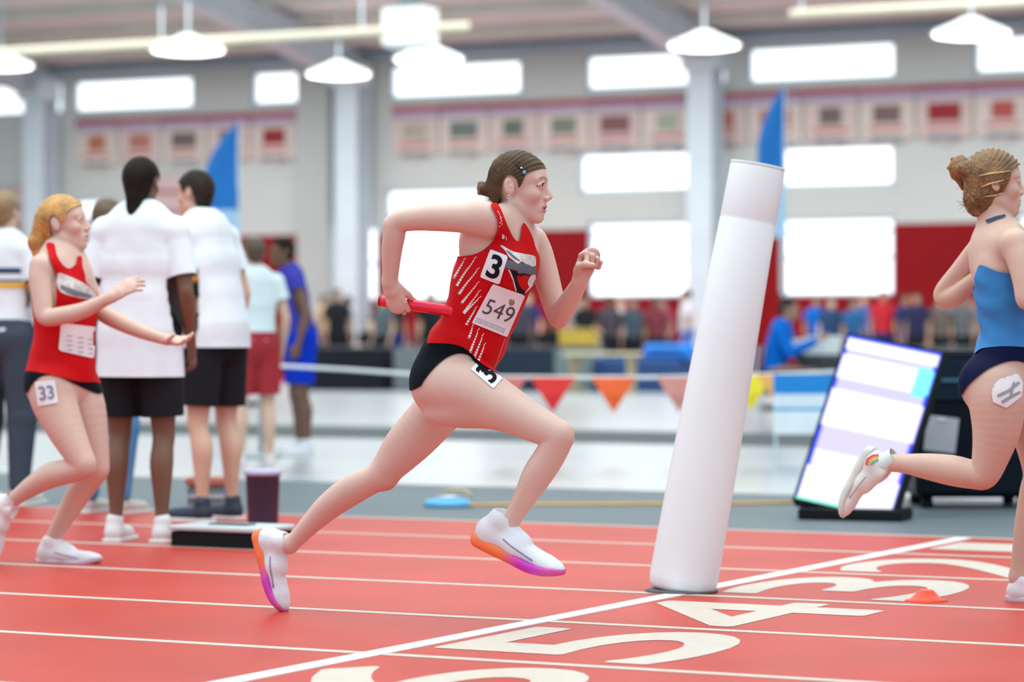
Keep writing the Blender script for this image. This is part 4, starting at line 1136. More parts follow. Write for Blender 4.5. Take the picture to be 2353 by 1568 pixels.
# ------------------------------------------------------------------ lit screen and its black cabinet
def led():
    z1 = 14.66
    sc_ = FPX / z1
    BR = PZ(2045, 1194, z1)
    Hv = (RIGHT * 222 - UP * 36 - LOOK * (-100)) / sc_      # right edge to left edge is farther; vector from right to left reversed below
    Hv = RIGHT * 208 / sc_ - UP * 44 / sc_ - LOOK * 90 / sc_
    Vv = -RIGHT * 140 / sc_ - UP * 380 / sc_
    a = -(Hv @ Vv) / (Hv @ (-LOOK)); Vv = Vv - LOOK * a
    BL = BR - Hv; TR = BR - Vv; TL = BL - Vv
    n = nrm(np.cross(Hv, Vv));  n = n if n @ LOOK < 0 else -n
    root = empty('led_display', (BR[0], BR[1], 0), 'bright white and blue lit display panel leaning back on the grey floor', 'screen')
    o_ = np.array(root.location)
    W_ = lambda u, v, d: TL + Hv * u + Vv * v + n * d - o_
    def slab(name, u0, u1, v0, v1, d0, d1, m, parent=root, label=None):
        V = [W_(u, v, d) for d in (d0, d1) for u, v in ((u0, v0), (u1, v0), (u1, v1), (u0, v1))]
        b = MB(); b.add(V, [(0, 1, 2, 3), (7, 6, 5, 4), (0, 4, 5, 1), (1, 5, 6, 2), (2, 6, 7, 3), (3, 7, 4, 0)]); return b.build(name, m, parent, label=label)
    slab('housing', -.03, 1.03, -.015, 1.015, -.09, -.004, M_black)
    m = bpy.data.materials.new('screen_light'); m.use_nodes = True; nt = m.node_tree; N = nt.nodes; Lk = nt.links
    N.remove(N['Principled BSDF']); em = N.new('ShaderNodeEmission'); Lk.new(em.outputs[0], N['Material Output'].inputs[0])
    at = N.new('ShaderNodeAttribute'); at.attribute_name = 'Col'; Lk.new(at.outputs['Color'], em.inputs[0]); em.inputs[1].default_value = 1.1
    scr = slab('screen', 0, 1, 0, 1, -.004, 0, M_black)
    # the lit picture: bands of white, lilac and cyan inside a blue rim
    nu, nv = 40, 90; V = []; F = []; C = []
    for j in range(nv + 1):
        for i in range(nu + 1):
            u, v = i / nu, j / nv; V.append(W_(u, v, .002) + o_)
            edge = min(u, 1 - u)
            band = [(.02, .08, 'w'), (.12, .18, 'w'), (.18, .26, 'w'), (.33, .55, 'w'), (.55, .70, 'l'), (.70, .78, 'p'), (.80, 1.0, 'w')]
            c = np.array([1.0, 1.0, 1.1]); rim = .032
            k = [bb for bb in band if bb[0] <= v < bb[1]]
            if k and k[0][2] == 'w': rim = .02
            if k and k[0][2] == 'l': c = np.array([.66, .62, 1.05])
            if k and k[0][2] == 'p': c = np.array([1.05, .80, .98]) if u > .5 else np.array([.9, .88, 1.1])
            if not k: c = np.array([.62, .60, 1.05])
            if .10 < v < .28 and u > .8: c = np.array([.25, .90, 1.1])
            if edge < rim or v < .012: c = np.array([.05, .10, 1.0])
            if v > .985: c = np.array([.3, 1.0, .8])
            C.append(c)
    for j in range(nv):
        for i in range(nu): F.append((j * (nu + 1) + i, (j + 1) * (nu + 1) + i, (j + 1) * (nu + 1) + i + 1, j * (nu + 1) + i + 1))
    pic = meshobj('lit_picture', V, F, m, scr, smooth=False); set_colors(pic, np.array(C))
    # prop and foot
    b = MB(); b.tube([W_(.5, .25, -.09), np.array([*(W_(.5, .9, -.55))[:2], .01])], .015, 8); b.build('prop', M_steel, root)
    b = MB(); c = W_(.5, 1.02, -.08); b.box((c[0] + .06, c[1], .03), (.54, .28, .06), rz=YAW - .35, bev=.01); b.build('foot', M_black, root)
led()
o = empty('equipment_cabinet', GX(2225, 15.95), 'large black equipment cabinet right of the lit screen', 'cabinet', rz=YAW)
b = MB(); b.box((0, 0, .46), (.66, .6, .80), bev=.03); b.build('body', mat('cabinet_black', (.006, .009, .016), .4, .1, 3), o)
b = MB(); b.box((0, -.305, .70), (.58, .02, .22), bev=.005); b.build('door', mat('cabinet_door', (.010, .020, .035), .35), o)
b = MB(); b.box((-.02, -.32, .70), (.5, .012, .02)); b.build('handle', mat('cabinet_line', (.02, .12, .18), .3), o)
for sx in (-.26, .26):
    for sy in (-.22, .22):
        b = MB(); b.lathe([(.03, 0), (.035, .02), (.03, .06)], (sx, sy, 0), 12); b.build('caster', M_black, o, smooth=True)
o = empty('paper_sign', GX(2163, 15.55, .32), 'grey white sheet hanging on the black cabinet', 'paper', rz=YAW)
b = MB(); b.box((0, 0, .09), (.17, .006, .19), M=Matrix.Rotation(.12, 4, 'Y')); b.build('sheet', mat('sheet_grey', (.42, .42, .48), .7), o)
b = MB(); b.box((0, -.005, .17), (.05, .006, .015)); b.build('clip', M_steel, o)

# ------------------------------------------------------------------ runners
FWD = np.array([1.0, 0, 0]); LAT = np.array([0, -1.0, 0])       # LAT points to the near (right-hand) side
def rot(v, ax, deg):
    return np.array(Matrix.Rotation(math.radians(deg), 3, Vector(ax)) @ Vector(v))

class Decal:
    """flat prints and paper numbers laid over the surface of a body or garment"""
    def __init__(s, *objs):
        V = []; F = []
        for o in objs:
            n = len(V); off = np.array(parent_loc(o))
            V += [tuple(np.array(v.co) + off) for v in o.data.vertices]; F += [tuple(i + n for i in p.vertices) for p in o.data.polygons]
        s.bv = BVHTree.FromPolygons(V, F)
    def put(s, px, py, off):
        out = []; last = None
        for x, y in zip(px, py):
            d = nrm(ray(x, y)); r = s.bv.ray_cast(Vector(EYE + d * 5), Vector(d), 20)
            if r[0] is None:
                r2 = s.bv.find_nearest(Vector(EYE + ray(x, y) * (last if last else 9.3)))
                p = np.array(r2[0]); nn = np.array(r2[1])
            else: p = np.array(r[0]); nn = np.array(r[1])
            if nn @ d > 0: nn = -nn
            last = float((p - EYE) @ LOOK)
            out.append(p + (nn * .5 - d * .5) * off)
        return np.array(out)
    def shape(s, name, poly, m, parent, off=.002, step=4.0, smooth_n=0, label=None):
        P = np.array(poly, float)
        if smooth_n: P = smooth_poly(P, smooth_n)
        x0, y0 = P.min(0) - step; x1, y1 = P.max(0) + step
        xs = np.arange(x0, x1 + step, step); ys = np.arange(y0, y1 + step, step)
        Xg, Yg = np.meshgrid(xs, ys); n = len(xs)
        V = np.stack([Xg.ravel(), Yg.ravel(), np.zeros(Xg.size)], 1)
        F = [(j * n + i, j * n + i + 1, (j + 1) * n + i + 1, (j + 1) * n + i) for j in range(len(ys) - 1) for i in range(n - 1)]
        g = poly_sd(P, V[:, 0], V[:, 1]); V2, F2 = clip_mesh(V, F, g)
        if not len(F2): return None
        W = s.put(V2[:, 0], V2[:, 1], off)
        return meshobj(name, W, F2, m, parent, label=label)
    def text(s, name, txt, quad, m, parent, off=.003, box=(0, 1, 0, 1), bold=.02, sub=2, label=None):
        V, F, sz = text_mesh(txt, 1.0, bold, sub)
        u = V[:, 0] / sz[0] + .5; v = V[:, 1] / sz[1] + .5
        u = box[0] + u * (box[1] - box[0]); v = box[2] + v * (box[3] - box[2])      # v up
        TL, TR, BR, BL = [np.array(q, float) for q in quad]
        P = (TL[None] * (1 - u)[:, None] + TR[None] * u[:, None]) * v[:, None] + (BL[None] * (1 - u)[:, None] + BR[None] * u[:, None]) * (1 - v)[:, None]
        return meshobj(name, s.put(P[:, 0], P[:, 1], off), F, m, parent, smooth=False, label=label)
def card(dc, name, quad, m, parent, off, label=None, step=5.0):
    return dc.shape(name, quad, m, parent, off, step, label=label)

INK = mat('black_ink', (.012, .010, .018), .6)
PAPER = mat('white_number_paper', (.80, .80, .84), .6, .02, 10)
BIBM = mat('bib_paper', (.78, .76, .80), .6, .03, 10)
REDK = mat('red_singlet', (.56, .001, .005), .62, .07, 7, bump=.25, bscale=22, spec=.15)
BLK = mat('black_briefs', (.003, .006, .010), .55, .1, 8, bump=.2, bscale=30)
SHOEW = mat('shoe_white', (.74, .77, .83), .5, .04, 20, bump=.2, bscale=200)
SOLEM = mat('sole_gradient', (1, 1, 1), .4, .02, 10, attr='Col')
M_SKIN = mat('athlete_skin', (1, 1, 1), .48, .035, 9, sss=.12, attr='Col', bump=.06, bscale=90)

# ---- the runner with the baton
def main_runner():
    Yc = 8.29
    T = lambda px, py, s=0: PY(px, py, Yc - s)
    sR = .10
    C = T(1195, 431, .0)
    hf = nrm(rot(RIGHT, UP, -11) + UP * -.07); hu = nrm(UP + hf * .10)
    base = T(1035, 880, 0); base[2] = 0
    root = empty('person', (base[0], base[1], 0), 'runner in red singlet with bib 549 holding a pink baton', 'person')
    # limb lines: (pixel x, pixel y, lateral, radius)
    armR = [(1122, 508, .150, .052), (1085, 502, .175, .051), (1050, 500, .195, .048), (1000, 500, .215, .044), (950, 503, .235, .039), (914, 512, .245, .036), (905, 545, .238, .036), (900, 580, .225, .033), (898, 620, .21, .0275), (896, 650, .20, .0245)]
    armL = [(1222, 556, -.150, .050), (1236, 580, -.170, .048), (1252, 625, -.185, .043), (1270, 690, -.200, .039), (1283, 728, -.205, .034), (1298, 708, -.17, .036), (1316, 678, -.12, .031), (1330, 652, -.075, .026), (1334, 640, -.06, .025)]
    legR = [(1024, 882, .085, .098), (1062, 890, .095, .096), (1110, 910, .100, .086), (1165, 940, .105, .074), (1225, 972, .105, .060), (1272, 996, .105, .051), (1280, 1014, .105, .048), (1262, 1050, .100, .049), (1236, 1090, .100, .049), (1208, 1140, .098, .038), (1182, 1185, .095, .030), (1166, 1216, .095, .029)]
    legL = [(1050, 892, -.085, .090), (1010, 940, -.085, .084), (960, 1005, -.08, .070), (912, 1058, -.075, .056), (876, 1090, -.075, .050), (850, 1105, -.072, .048), (806, 1128, -.07, .051), (758, 1162, -.07, .046), (718, 1200, -.07, .037), (688, 1232, -.07, .030), (666, 1252, -.07, .029)]
    ch = lambda L: [(T(a, b_, s), r) for a, b_, s, r in L]
    aR, aL, lR, lL = map(ch, (armR, armL, legR, legL))
    torso = [(1034, 862, .150, .74), (1052, 822, .140, .74), (1085, 765, .122, .80), (1112, 705, .130, .80), (1132, 640, .142, .80), (1150, 585, .138, .76), (1163, 545, .110, .72)]
    to = [(T(a, b_, 0), r, f) for a, b_, r, f in torso]
    ax = nrm(to[-1][0] - to[0][0]); bf = nrm(FWD - ax * (FWD @ ax))
    pts = [p for c in (aR, aL, lR, lL) for p, r in c] + [C + UP * .14, T(640, 1420, -.07), T(1300, 1350, .1), T(1370, 570, 0), T(900, 715, .2)]
    lo, hi = limits(pts, .07)
    fl = Field(lo, hi, .0032)
    for (a, ra, fa), (b, rb, fb) in zip(to[:-1], to[1:]): fl.cone(a, b, ra, rb, .03, bf, (fa + fb) / 2)
    # shoulders, neck, chest, buttocks
    fl.chain([(aR[0][0], .050), (T(1166, 524, 0), .052), (aL[0][0], .048)], .035)
    fl.cone(T(1150, 498, .075), T(1175, 492, .02), .034, .040, .03)
    fl.cone(T(1163, 530, .0), T(1177, 482, 0), .050, .042, .02)
    fl.cone(T(1177, 482, 0), T(1182, 452, 0), .042, .046, .008)
    fl.cone(T(1190, 530, .0), T(1178, 462, .040), .011, .013, .012)
    for q, x in ((.065, 1158), (-.065, 1186)):
        c = T(x, 612, q); fl.ell(c, [bf, LAT, ax], (.060, .062, .062), .04)
    fl.ell(T(1094, 540, .10), [bf, LAT, ax], (.05, .05, .085), .03)
    fl.ell(T(1015, 878, .078), [bf, LAT, ax], (.096, .088, .100), .03)
    fl.ell(T(1030, 880, -.075), [bf, LAT, ax], (.090, .085, .095), .03)
    fl.ell(T(1102, 790, .02), [bf, LAT, ax], (.075, .10, .10), .03)
    fl.chain(lR, .014); fl.chain(lL, .014)
    fl.ell(T(1296, 999, .105), [FWD, LAT, UP], (.030, .034, .038), .02)
    fl.ell(T(889, 1104, -.075), [FWD, LAT, UP], (.026, .032, .030), .03)
    fl.ell(T(1090, 950, .10), [nrm(lR[4][0] - lR[1][0]), LAT, UP], (.16, .060, .050), .03)
    fl.ell(T(935, 1000, -.08), [nrm(lL[3][0] - lL[0][0]), LAT, nrm(np.cross(nrm(lL[3][0] - lL[0][0]), LAT))], (.15, .060, .052), .03)
    fl.chain(aR, .012); fl.chain(aL, .012)
    fl.ell(T(1100, 496, .17), [FWD, LAT, UP], (.065, .045, .050), .02)
    fl.ell(T(895, 516, .247), [FWD, LAT, UP], (.020, .022, .024), .015)
    fl.ell(T(1283, 742, -.205), [FWD, LAT, UP], (.022, .022, .020), .012)
    head_prims(fl, C, hf, hu, 1.0)
    # feet inside the shoes
    hR, tR = T(1084, 1247, .092), T(1287, 1345, .085); hL, tL = T(583, 1222, -.07), T(634, 1414, -.07)
    foot_prims(fl, lR[-1][0], hR, tR); foot_prims(fl, lL[-1][0], hL, tL)
    # right hand round the baton
    wr = aR[-1][0]
    d = nrm(T(912, 700, .18) - wr); n = nrm(-LAT * 1.0 - UP * .15); th = np.cross(d, n)
    bdir = nrm(T(1032, 706, .12) - T(868, 682, .165))
    th = nrm(bdir - d * (bdir @ d)); n = np.cross(th, d); n = n if n @ (-LAT) > 0 else -n
    hand_prims(fl, wr, d, n, th, .93, [(20, 78, 58), (24, 80, 60), (30, 82, 60), (36, 84, 60)], thumb=[(.85, .35, .40), (.85, .15, .50), (.35, -.05, .95)])
    bc = wr + (d * .084 + n * .031) * .93
    # left fist
    wl = aL[-1][0]; d2 = nrm(T(1352, 596, -.045) - wl); n2 = nrm(RIGHT * .45 - LOOK * .85); th2 = -np.cross(d2, n2)
    hand_prims(fl, wl, d2, n2, th2, 1.02, [(48, 80, 45), (62, 92, 55), (70, 94, 60), (76, 96, 60)], thumb=[(.75, .35, .45), (.60, -.15, .70), (.30, -.65, .55)])
    V, Q = fl.surf()
    V = relax(V, Q, 40, [(C, .125), (bc, .055), (T(1350, 600, -.045), .055)])
    body = meshobj('body', V, Q, M_SKIN, root)
    pale = (.67, .46, .395); pinkc = (.55, .26, .23)
    f_, l_, u_ = axes_of(hf, hu); E = lambda x, y, z: C + f_ * x + l_ * y + u_ * z
    sp = [(T(1290, 1002, .105), .05, pinkc, .55), (T(893, 1112, -.075), .045, (.55, .22, .19), .7), (bc, .07, pinkc, .45), (T(1348, 600, -.04), .06, pinkc, .55), (T(1283, 738, -.2), .05, pinkc, .4),
          (T(1075, 955, .16), .10, pinkc, .25), (E(.05, -.05, -.035), .028, (.66, .30, .26), .45), (E(.11, 0, -.03), .016, (.66, .30, .25), .45), (E(-.024, -.076, 0), .022, (.66, .30, .25), .4),
          (E(.086, 0, -.0555), .0001, pinkc, 0)]
    c = skin_colors(V, pale, sp)
    rel = V - C; x, y, z = rel @ f_, rel @ l_, rel @ u_
    def blend(mask, col, st):
        nonlocal c
        w = (np.clip(mask, 0, 1) * st)[:, None]; c = c * (1 - w) + np.array(col) * w
    ywid = np.clip(2.4 - np.abs(y) / .0115, 0, 1)
    blend(np.where(x > .076, 1, 0) * ywid * np.clip(1.6 - np.abs(z + .0555) / .0045, 0, 1), (.52, .13, .14), .8)
    blend(np.where(x > .073, 1, 0) * ywid * np.clip(1.6 - np.abs(z + .0690) / .0055, 0, 1), (.52, .13, .14), .8)
    blend(np.where(x > .060, 1, 0) * np.clip(2.2 - np.abs(y) / .0105, 0, 1) * np.clip(1.4 - np.abs(z + .0628) / .0032, 0, 1), (.10, .012, .018), .95)
    ay = np.abs(y)
    zb_ = .0300 + .006 * np.sin(np.clip((ay - .012) / .036, 0, 1) * math.pi) * .8
    blend(np.where((x > .045) & (ay > .010) & (ay < .050), 1, 0) * np.clip(1.5 - np.abs(z - zb_) / .0038, 0, 1), (.16, .08, .05), .75)
    blend(np.where((x > .062) & (ay > .015) & (ay < .050), 1, 0) * np.clip(1.5 - np.abs(z - .0172 + 1.2 * np.maximum(ay - .038, 0)) / .0022, 0, 1), (.09, .045, .035), .85)
    set_colors(body, c)
    eyes(body, C, hf, hu)
    # baton
    bt = empty('relay_baton', bc, 'pink red metal relay baton gripped in the rear hand of the runner', 'baton')
    Lb = .285; a = -bdir * .070; b2 = bdir * (Lb - .070)
    mb = MB(); r_ = .0185
    mb.tube([a, a + bdir * .002, b2 - bdir * .002, b2], [r_ - .002, r_, r_, r_ - .002], 36); mb.build('tube', mat('baton_pink', (.80, .035, .075), .22, .04, 5, metal=.55), bt, smooth=True)
    for e, sg in ((a, -1), (b2, 1)):
        mb = MB(); mb.tube([e - bdir * sg * .004, e + bdir * sg * .001], [r_ + .0006, r_ + .0006], 36, cap=False); mb.tube([e + bdir * sg * .001, e - bdir * sg * .03], [r_ - .002, r_ - .002], 36); mb.build('rolled_end', mat('baton_dark', (.30, .008, .03), .3, metal=.5), bt, smooth=True)
    # hair
    HB = mat('runner_hair', (.075, .040, .020), .5, .4, 26, bump=.5, bscale=60, spec=.18)
    def ex(f2, E2, A2):
        f2.cone(E2(-.075, -.01, -.005), E2(-.112, -.005, -.015), .034, .020, .02)
    polyh = [(.095, .080), (.072, .064), (.048, .053), (.030, .040), (.020, .012), (.010, -.004), (.004, .018), (-.010, .031), (-.030, .034), (-.044, .014), (-.050, -.02), (-.058, -.052), (-.085, -.062), (-.15, -.05), (-.16, .15), (.10, .16)]
    hair, E2, A2 = hair_cap(root, C, hf, hu, 1.0, HB, h=.003, grow=.007, poly=polyh, extra=ex, ridge=.0011)
    f3 = Field(E(-.13, 0, 0) - .06, E(-.13, 0, 0) + .06, .002)
    cb = T(1109, 433, .004)
    f3.ell(cb, [f_, l_, u_], (.019, .021, .023), .004)
    for k in range(3):
        a0 = k * 2.1
        f3.cone(cb + u_ * .017 * math.sin(a0) + f_ * .010 * math.cos(a0) - LAT * -.008, cb - u_ * .015 * math.sin(a0 + .8) + LAT * .010, .0085, .0085, .003)
    f3.cone(cb, cb + nrm(T(1135, 437, 0) - cb) * .03, .012, .014, .006)
    V3, Q3 = f3.surf()
    bun = meshobj('hair_bun', V3, Q3, mat('bun_hair', (.20, .115, .055), .45, .35, 60, bump=.5, bscale=120), hair, label='lighter brown knot of hair')
    mb = MB(); o_ = np.array(parent_loc(hair)); tdir = nrm(T(1135, 437, 0) - cb)
    uu = nrm(np.cross(tdir, LAT)); ctr = cb + tdir * .023
    mb.tube([ctr - o_ + (uu * math.cos(q) + np.cross(tdir, uu) * math.sin(q)) * .0155 for q in np.linspace(0, 2 * math.pi, 17)], .0035, 6); mb.build('hair_tie', mat('tie_black', (.01, .01, .01), .6), hair, smooth=True)
    mb = MB()
    for k in range(9):
        a0 = T(1128 + k * 2.2, 448 + k * 1.1, .01 + .004 * (k % 3)); mb.tube([a0 - o_, T(1124 + k * 2.4, 458 + k * 1.2, .01) - o_, T(1122 + k * 2.9 + (k % 3) * 3, 464 + k * 1.6 + (k % 2) * 4, .012) - o_], [.0022, .0016, .0005], 5)
    mb.build('loose_strands', HB, hair, smooth=True)
    # hair clip with two stones
    dch = Decal(hair)
    clip = dch.put([1186, 1196, 1203], [378, 387, 396], .003)
    mb = MB(); mb.tube([p - o_ for p in clip], .0022, 6); hc = mb.build('hair_clip', mat('clip_dark', (.02, .03, .05), .3, metal=.6), hair, smooth=True)
    for (x1, y1), r, m_, nm in (((1198, 387), .0045, mat('clip_silver', (.8, .82, .85), .15, metal=1), 'silver_stone'), ((1205, 397), .0068, mat('clip_blue', (.05, .38, .75), .12, coat=1), 'blue_stone')):
        p = dch.put([x1], [y1], .003)[0] - o_; mb = MB(); mb.lathe([(r * .5, -r * .4), (r, 0), (r * .8, r * .5), (r * .3, r * .8)], (0, 0, 0), 10)
        q = Vector(tuple(-LOOK)).to_track_quat('Z', 'Y').to_matrix()
        mb.V = [tuple(np.array(q @ Vector(v)) + p) for v in mb.V]; mb.build(nm, m_, hair)
    # earring
    mb = MB(); ce = E(-.019, -.082, -.036) - np.array(parent_loc(root)); mb.tube([ce + (f_ * math.cos(q) + u_ * math.sin(q)) * .006 for q in np.linspace(0, 6.28, 13)], .0011, 5); mb.build('earring', mat('clip_silver', (.8, .82, .85), .15, metal=1), root, smooth=True)
    # singlet
    singlet_poly = [(1128, 470), (1133, 480), (1141, 496), (1145, 512), (1144, 530), (1137, 548), (1124, 563), (1108, 576), (1088, 585), (1062, 589), (1040, 590), (1015, 590), (1005, 650), (1000, 720), (985, 775), (982, 789), (996, 789), (1030, 790), (1058, 796), (1078, 808), (1094, 825), (1110, 838), (1133, 851), (1160, 858), (1185, 850), (1250, 760), (1262, 640), (1252, 620), (1240, 590), (1231, 570), (1225, 548), (1218, 532), (1211, 520), (1203, 512), (1199, 524), (1197, 540), (1193, 553), (1188, 554), (1180, 546), (1172, 531), (1163, 510), (1156, 492), (1148, 474), (1140, 466)]
    lo2 = T(960, 870, .3) - .1; hi2 = T(1260, 440, -.3) + .1
    lo_, hi_ = np.minimum(lo2, hi2) - .05, np.maximum(lo2, hi2) + .05
    V, Q = fl.surf(iso=.0065, lo=lo_, hi=hi_)
    V = relax(V, Q, 40)
    px, py = proj(V); g = poly_sd(smooth_poly(singlet_poly, 5), px, py)
    fa = Field(lo_, hi_, .006); fa.chain([(p, r) for p, r in aL[1:]], .005); g = np.minimum(g, (fa.value(V) - .016) * 2000)
    fa = Field(lo_, hi_, .006); fa.chain([(p, r) for p, r in aR[1:]], .005); g = np.minimum(g, (fa.value(V) - .010) * 2000)
    # folds of the cloth
    rel = V - T(1085, 770, 0); hgt = rel @ ax; cir = rel @ LAT
    fold = .0022 * np.sin(hgt * 70 + 4 * np.sin((rel @ bf) * 9) + cir * 8) * np.clip(1 - np.abs(hgt - .02) / .16, 0, 1) + .001 * np.sin(hgt * 33 + (rel @ bf) * 40)
    nn = rel - np.outer(hgt, ax); nn = nn / (np.linalg.norm(nn, axis=1)[:, None] + 1e-6)
    V = V + nn * fold[:, None]
    V, Fq = clip_mesh(V, Q, g)
    top = meshobj('singlet', V, Fq, REDK, root)
    # briefs
    brief = [(985, 770), (1010, 782), (1058, 788), (1085, 806), (1104, 826), (1128, 842), (1110, 856), (1098, 838), (1088, 828), (1078, 818), (1062, 813), (1046, 814), (1026, 822), (1006, 837), (988, 856), (974, 874), (962, 890), (930, 892), (935, 800)]
    V, Q = fl.surf(iso=.0040, lo=lo_, hi=hi_)
    V = relax(V, Q, 40)
    px, py = proj(V); g = poly_sd(smooth_poly(brief, 5), px, py); V, Fq = clip_mesh(V, Q, g)
    meshobj('briefs', V, Fq, BLK, root)
    # black bra strap at the back of the armhole
    V, Q = fl.surf(iso=.0030, lo=lo_, hi=hi_)
    px, py = proj(V); g = poly_sd(smooth_poly([(1022, 552), (1033, 560), (1040, 574), (1049, 594), (1043, 596), (1034, 584), (1028, 572), (1020, 566)], 4), px, py)
    g = np.minimum(g, ((V @ LAT) - (T(1035, 580, 0) @ LAT)) * 3000)
    V, Fq = clip_mesh(V, Q, g)
    if len(Fq): meshobj('bra_strap', V, Fq, BLK, root)
    dc = Decal(top)
    # white slanting dashes down the side
    D1 = lambda X, Y: (840 + X / 3.92, 320 + Y / 3.92)
    D2 = lambda X, Y: (940 + X / 3.733, 640 + Y / 3.733)
    st = [(D1(812, 1065), D1(768, 1185)), (D1(905, 1065), D1(795, 1250)), (D1(1000, 1055), D1(820, 1322)), (D1(1025, 1155), D1(838, 1398)), (D1(1025, 1280), D1(862, 1480)), (D1(1036, 1355), D1(882, 1565)),
          (D2(620, 150), D2(462, 305)), (D2(585, 235), D2(488, 398)), (D2(556, 385), D2(512, 512)), (D2(602, 425), D2(518, 640)), (D2(640, 470), D2(555, 685)), (D2(656, 550), D2(592, 705))]
    Vs = []; Fs = []; k_ = 0
    WH = mat('white_print', (.80, .78, .78), .6)
    for (a0, b0) in st:
        a0 = np.array(a0); b0 = np.array(b0); dr = b0 - a0; Ln = np.linalg.norm(dr); dr /= Ln; pr = np.array([-dr[1], dr[0]]); t = 0
        while t < Ln:
            fr = t / Ln; w = .8 + 2.3 * fr; ln = 3.2 + 3.0 * fr
            e = min(t + ln, Ln)
            q = [a0 + dr * t + pr * w, a0 + dr * t - pr * w, a0 + dr * e - pr * w * 1.1, a0 + dr * e + pr * w * 1.1]
            q = [p + np.array([.7 * math.sin(t), .4 * math.cos(t * 2)]) for p in q]
            W = dc.put([p[0] for p in q], [p[1] for p in q], .0016); n_ = len(Vs); Vs += list(W); Fs.append((n_, n_ + 1, n_ + 2, n_ + 3)); t = e + 1.5
    for (x_, y_) in [(1144, 487), (1147, 492), (1149, 497), (1150, 503), (1152, 508), (1149, 512), (1153, 515), (1148, 520), (1151, 500)]:
        q = [(x_ - 1, y_ - 2), (x_ + .6, y_ - 2), (x_ + 1.2, y_ + 2), (x_ - .4, y_ + 2)]
        W = dc.put([p[0] for p in q], [p[1] for p in q], .0016); n_ = len(Vs); Vs += list(W); Fs.append((n_, n_ + 1, n_ + 2, n_ + 3))
    for k in range(16):   # print seen at the front edge of the hem
        y_ = 782 + k * 4.2; x_ = 1160 - (y_ - 782) * .34
        q = [(x_ - 3, y_ + 2), (x_ - 2, y_), (x_ + 1.5, y_ - 5), (x_ + .5, y_ - 3)]
        W = dc.put([p[0] for p in q], [p[1] for p in q], .0016); n_ = len(Vs); Vs += list(W); Fs.append((n_, n_ + 1, n_ + 2, n_ + 3))
    meshobj('white_dashes', Vs, Fs, WH, top, smooth=False, kind='stuff', label='rows of white slanting dashes printed on the red cloth')
    # bird head emblem on the chest
    K = lambda L: [(1080 + X / 5.227, 560 + Y / 5.227) for X, Y in L]
    GR = mat('print_grey', (.10, .13, .17), .6); GR2 = mat('print_dark', (.015, .015, .02), .6); WH2 = mat('print_white', (.66, .66, .66), .6, .25, 60)
    dc.shape('emblem_feathers', K([(357, 12), (400, 28), (440, 55), (520, 95), (640, 122), (740, 138), (785, 165), (785, 275), (735, 292), (640, 226), (600, 222), (580, 246), (520, 205), (470, 165), (420, 85), (372, 38)]), WH2, top, .0020, 3, 3, 'grey white feathers of the bird emblem')
    dc.shape('emblem_lines', K([(430, 62), (470, 100), (530, 150), (600, 205), (590, 214), (520, 172), (455, 110)]), GR, top, .0026, 2.5, 2)
    dc.shape('emblem_band', K([(380, 196), (445, 196), (520, 215), (575, 255), (598, 228), (680, 246), (745, 278), (790, 262), (792, 372), (700, 368), (640, 352), (580, 362), (560, 322), (430, 296), (380, 292)]), GR, top, .0030, 3, 0, 'slate grey band of the bird emblem')
    dc.shape('emblem_lines', K([(470, 306), (560, 335), (600, 352), (600, 380), (560, 392), (565, 440), (600, 520), (640, 560), (690, 590), (640, 612), (590, 596), (555, 560), (525, 430), (500, 350)]), GR2, top, .0022, 2.5, 0)
    dc.shape('emblem_lines', K([(600, 352), (720, 368), (715, 392), (640, 376), (600, 400)]), GR2, top, .0024, 2.5, 0)
    dc.shape('emblem_lines', K([(430, 308), (475, 312), (525, 430), (560, 570), (545, 575), (510, 440), (462, 326)]), WH2, top, .0022, 2.5, 0)
    dc.shape('emblem_eye', K([(735, 378), (780, 372), (785, 470), (722, 522), (688, 480), (705, 420)]), WH2, top, .0026, 3, 3, 'white eye patch of the bird emblem')
    dc.shape('emblem_lines', K([(760, 490), (720, 540), (660, 600), (650, 596), (700, 530), (735, 478)]), WH2, top, .0024, 2.5, 0)
    # small maker's mark
    for pl in ([(1153, 541), (1156, 538), (1158, 541), (1158, 549), (1155, 550), (1153, 546)], [(1158.5, 541), (1160, 541), (1160, 551), (1158.5, 550)], [(1161.5, 543), (1163, 542), (1164, 553), (1162.5, 554)], [(1153, 538), (1155, 537), (1155, 541), (1153, 541)]):
        dc.shape('chest_mark', pl, WH, top, .002, 1.5, 0)
    # lane number sticker and bib
    q3 = [(1127, 573), (1167, 589), (1147, 654), (1103, 637)]
    def pol(q, cut=None): return q
    bibq = [(1132, 652), (1206, 679), (1164, 775), (1084, 742)]
    bib = dc.shape('race_bib', bibq, BIBM, root, .0045, 5, 0, 'crumpled white paper bib printed 549')
    dc.text('number_print', '549', bibq, mat('thin_ink', (.07, .04, .07), .6), bib, .0062, (.10, .92, .30, .66), -.006, 2)
    dc.shape('crest', [(1172, 686), (1176, 690), (1180, 687), (1181, 697), (1177, 702), (1171, 701), (1168, 695)], mat('crest_brown', (.35, .22, .16), .7, .4, 80), bib, .0060, 2, 0)
    Vs = []; Fs = []
    for r in range(2):
        for k in range(15):
            u = .07 + .055 * k; v = .84 + .06 * r
            TL, TR, BR, BL = map(np.array, bibq)
            for du, dv in ((0, 0),):
                q = []
                for uu_, vv_ in ((u, v), (u + .03, v), (u + .026, v + .035 + .01 * (k % 3)), (u - .004, v + .035)):
                    q.append((TL * (1 - uu_) + TR * uu_) * (1 - vv_) + (BL * (1 - uu_) + BR * uu_) * vv_)
                W = dc.put([p[0] for p in q], [p[1] for p in q], .0060); n_ = len(Vs); Vs += list(W); Fs.append((n_, n_ + 1, n_ + 2, n_ + 3))
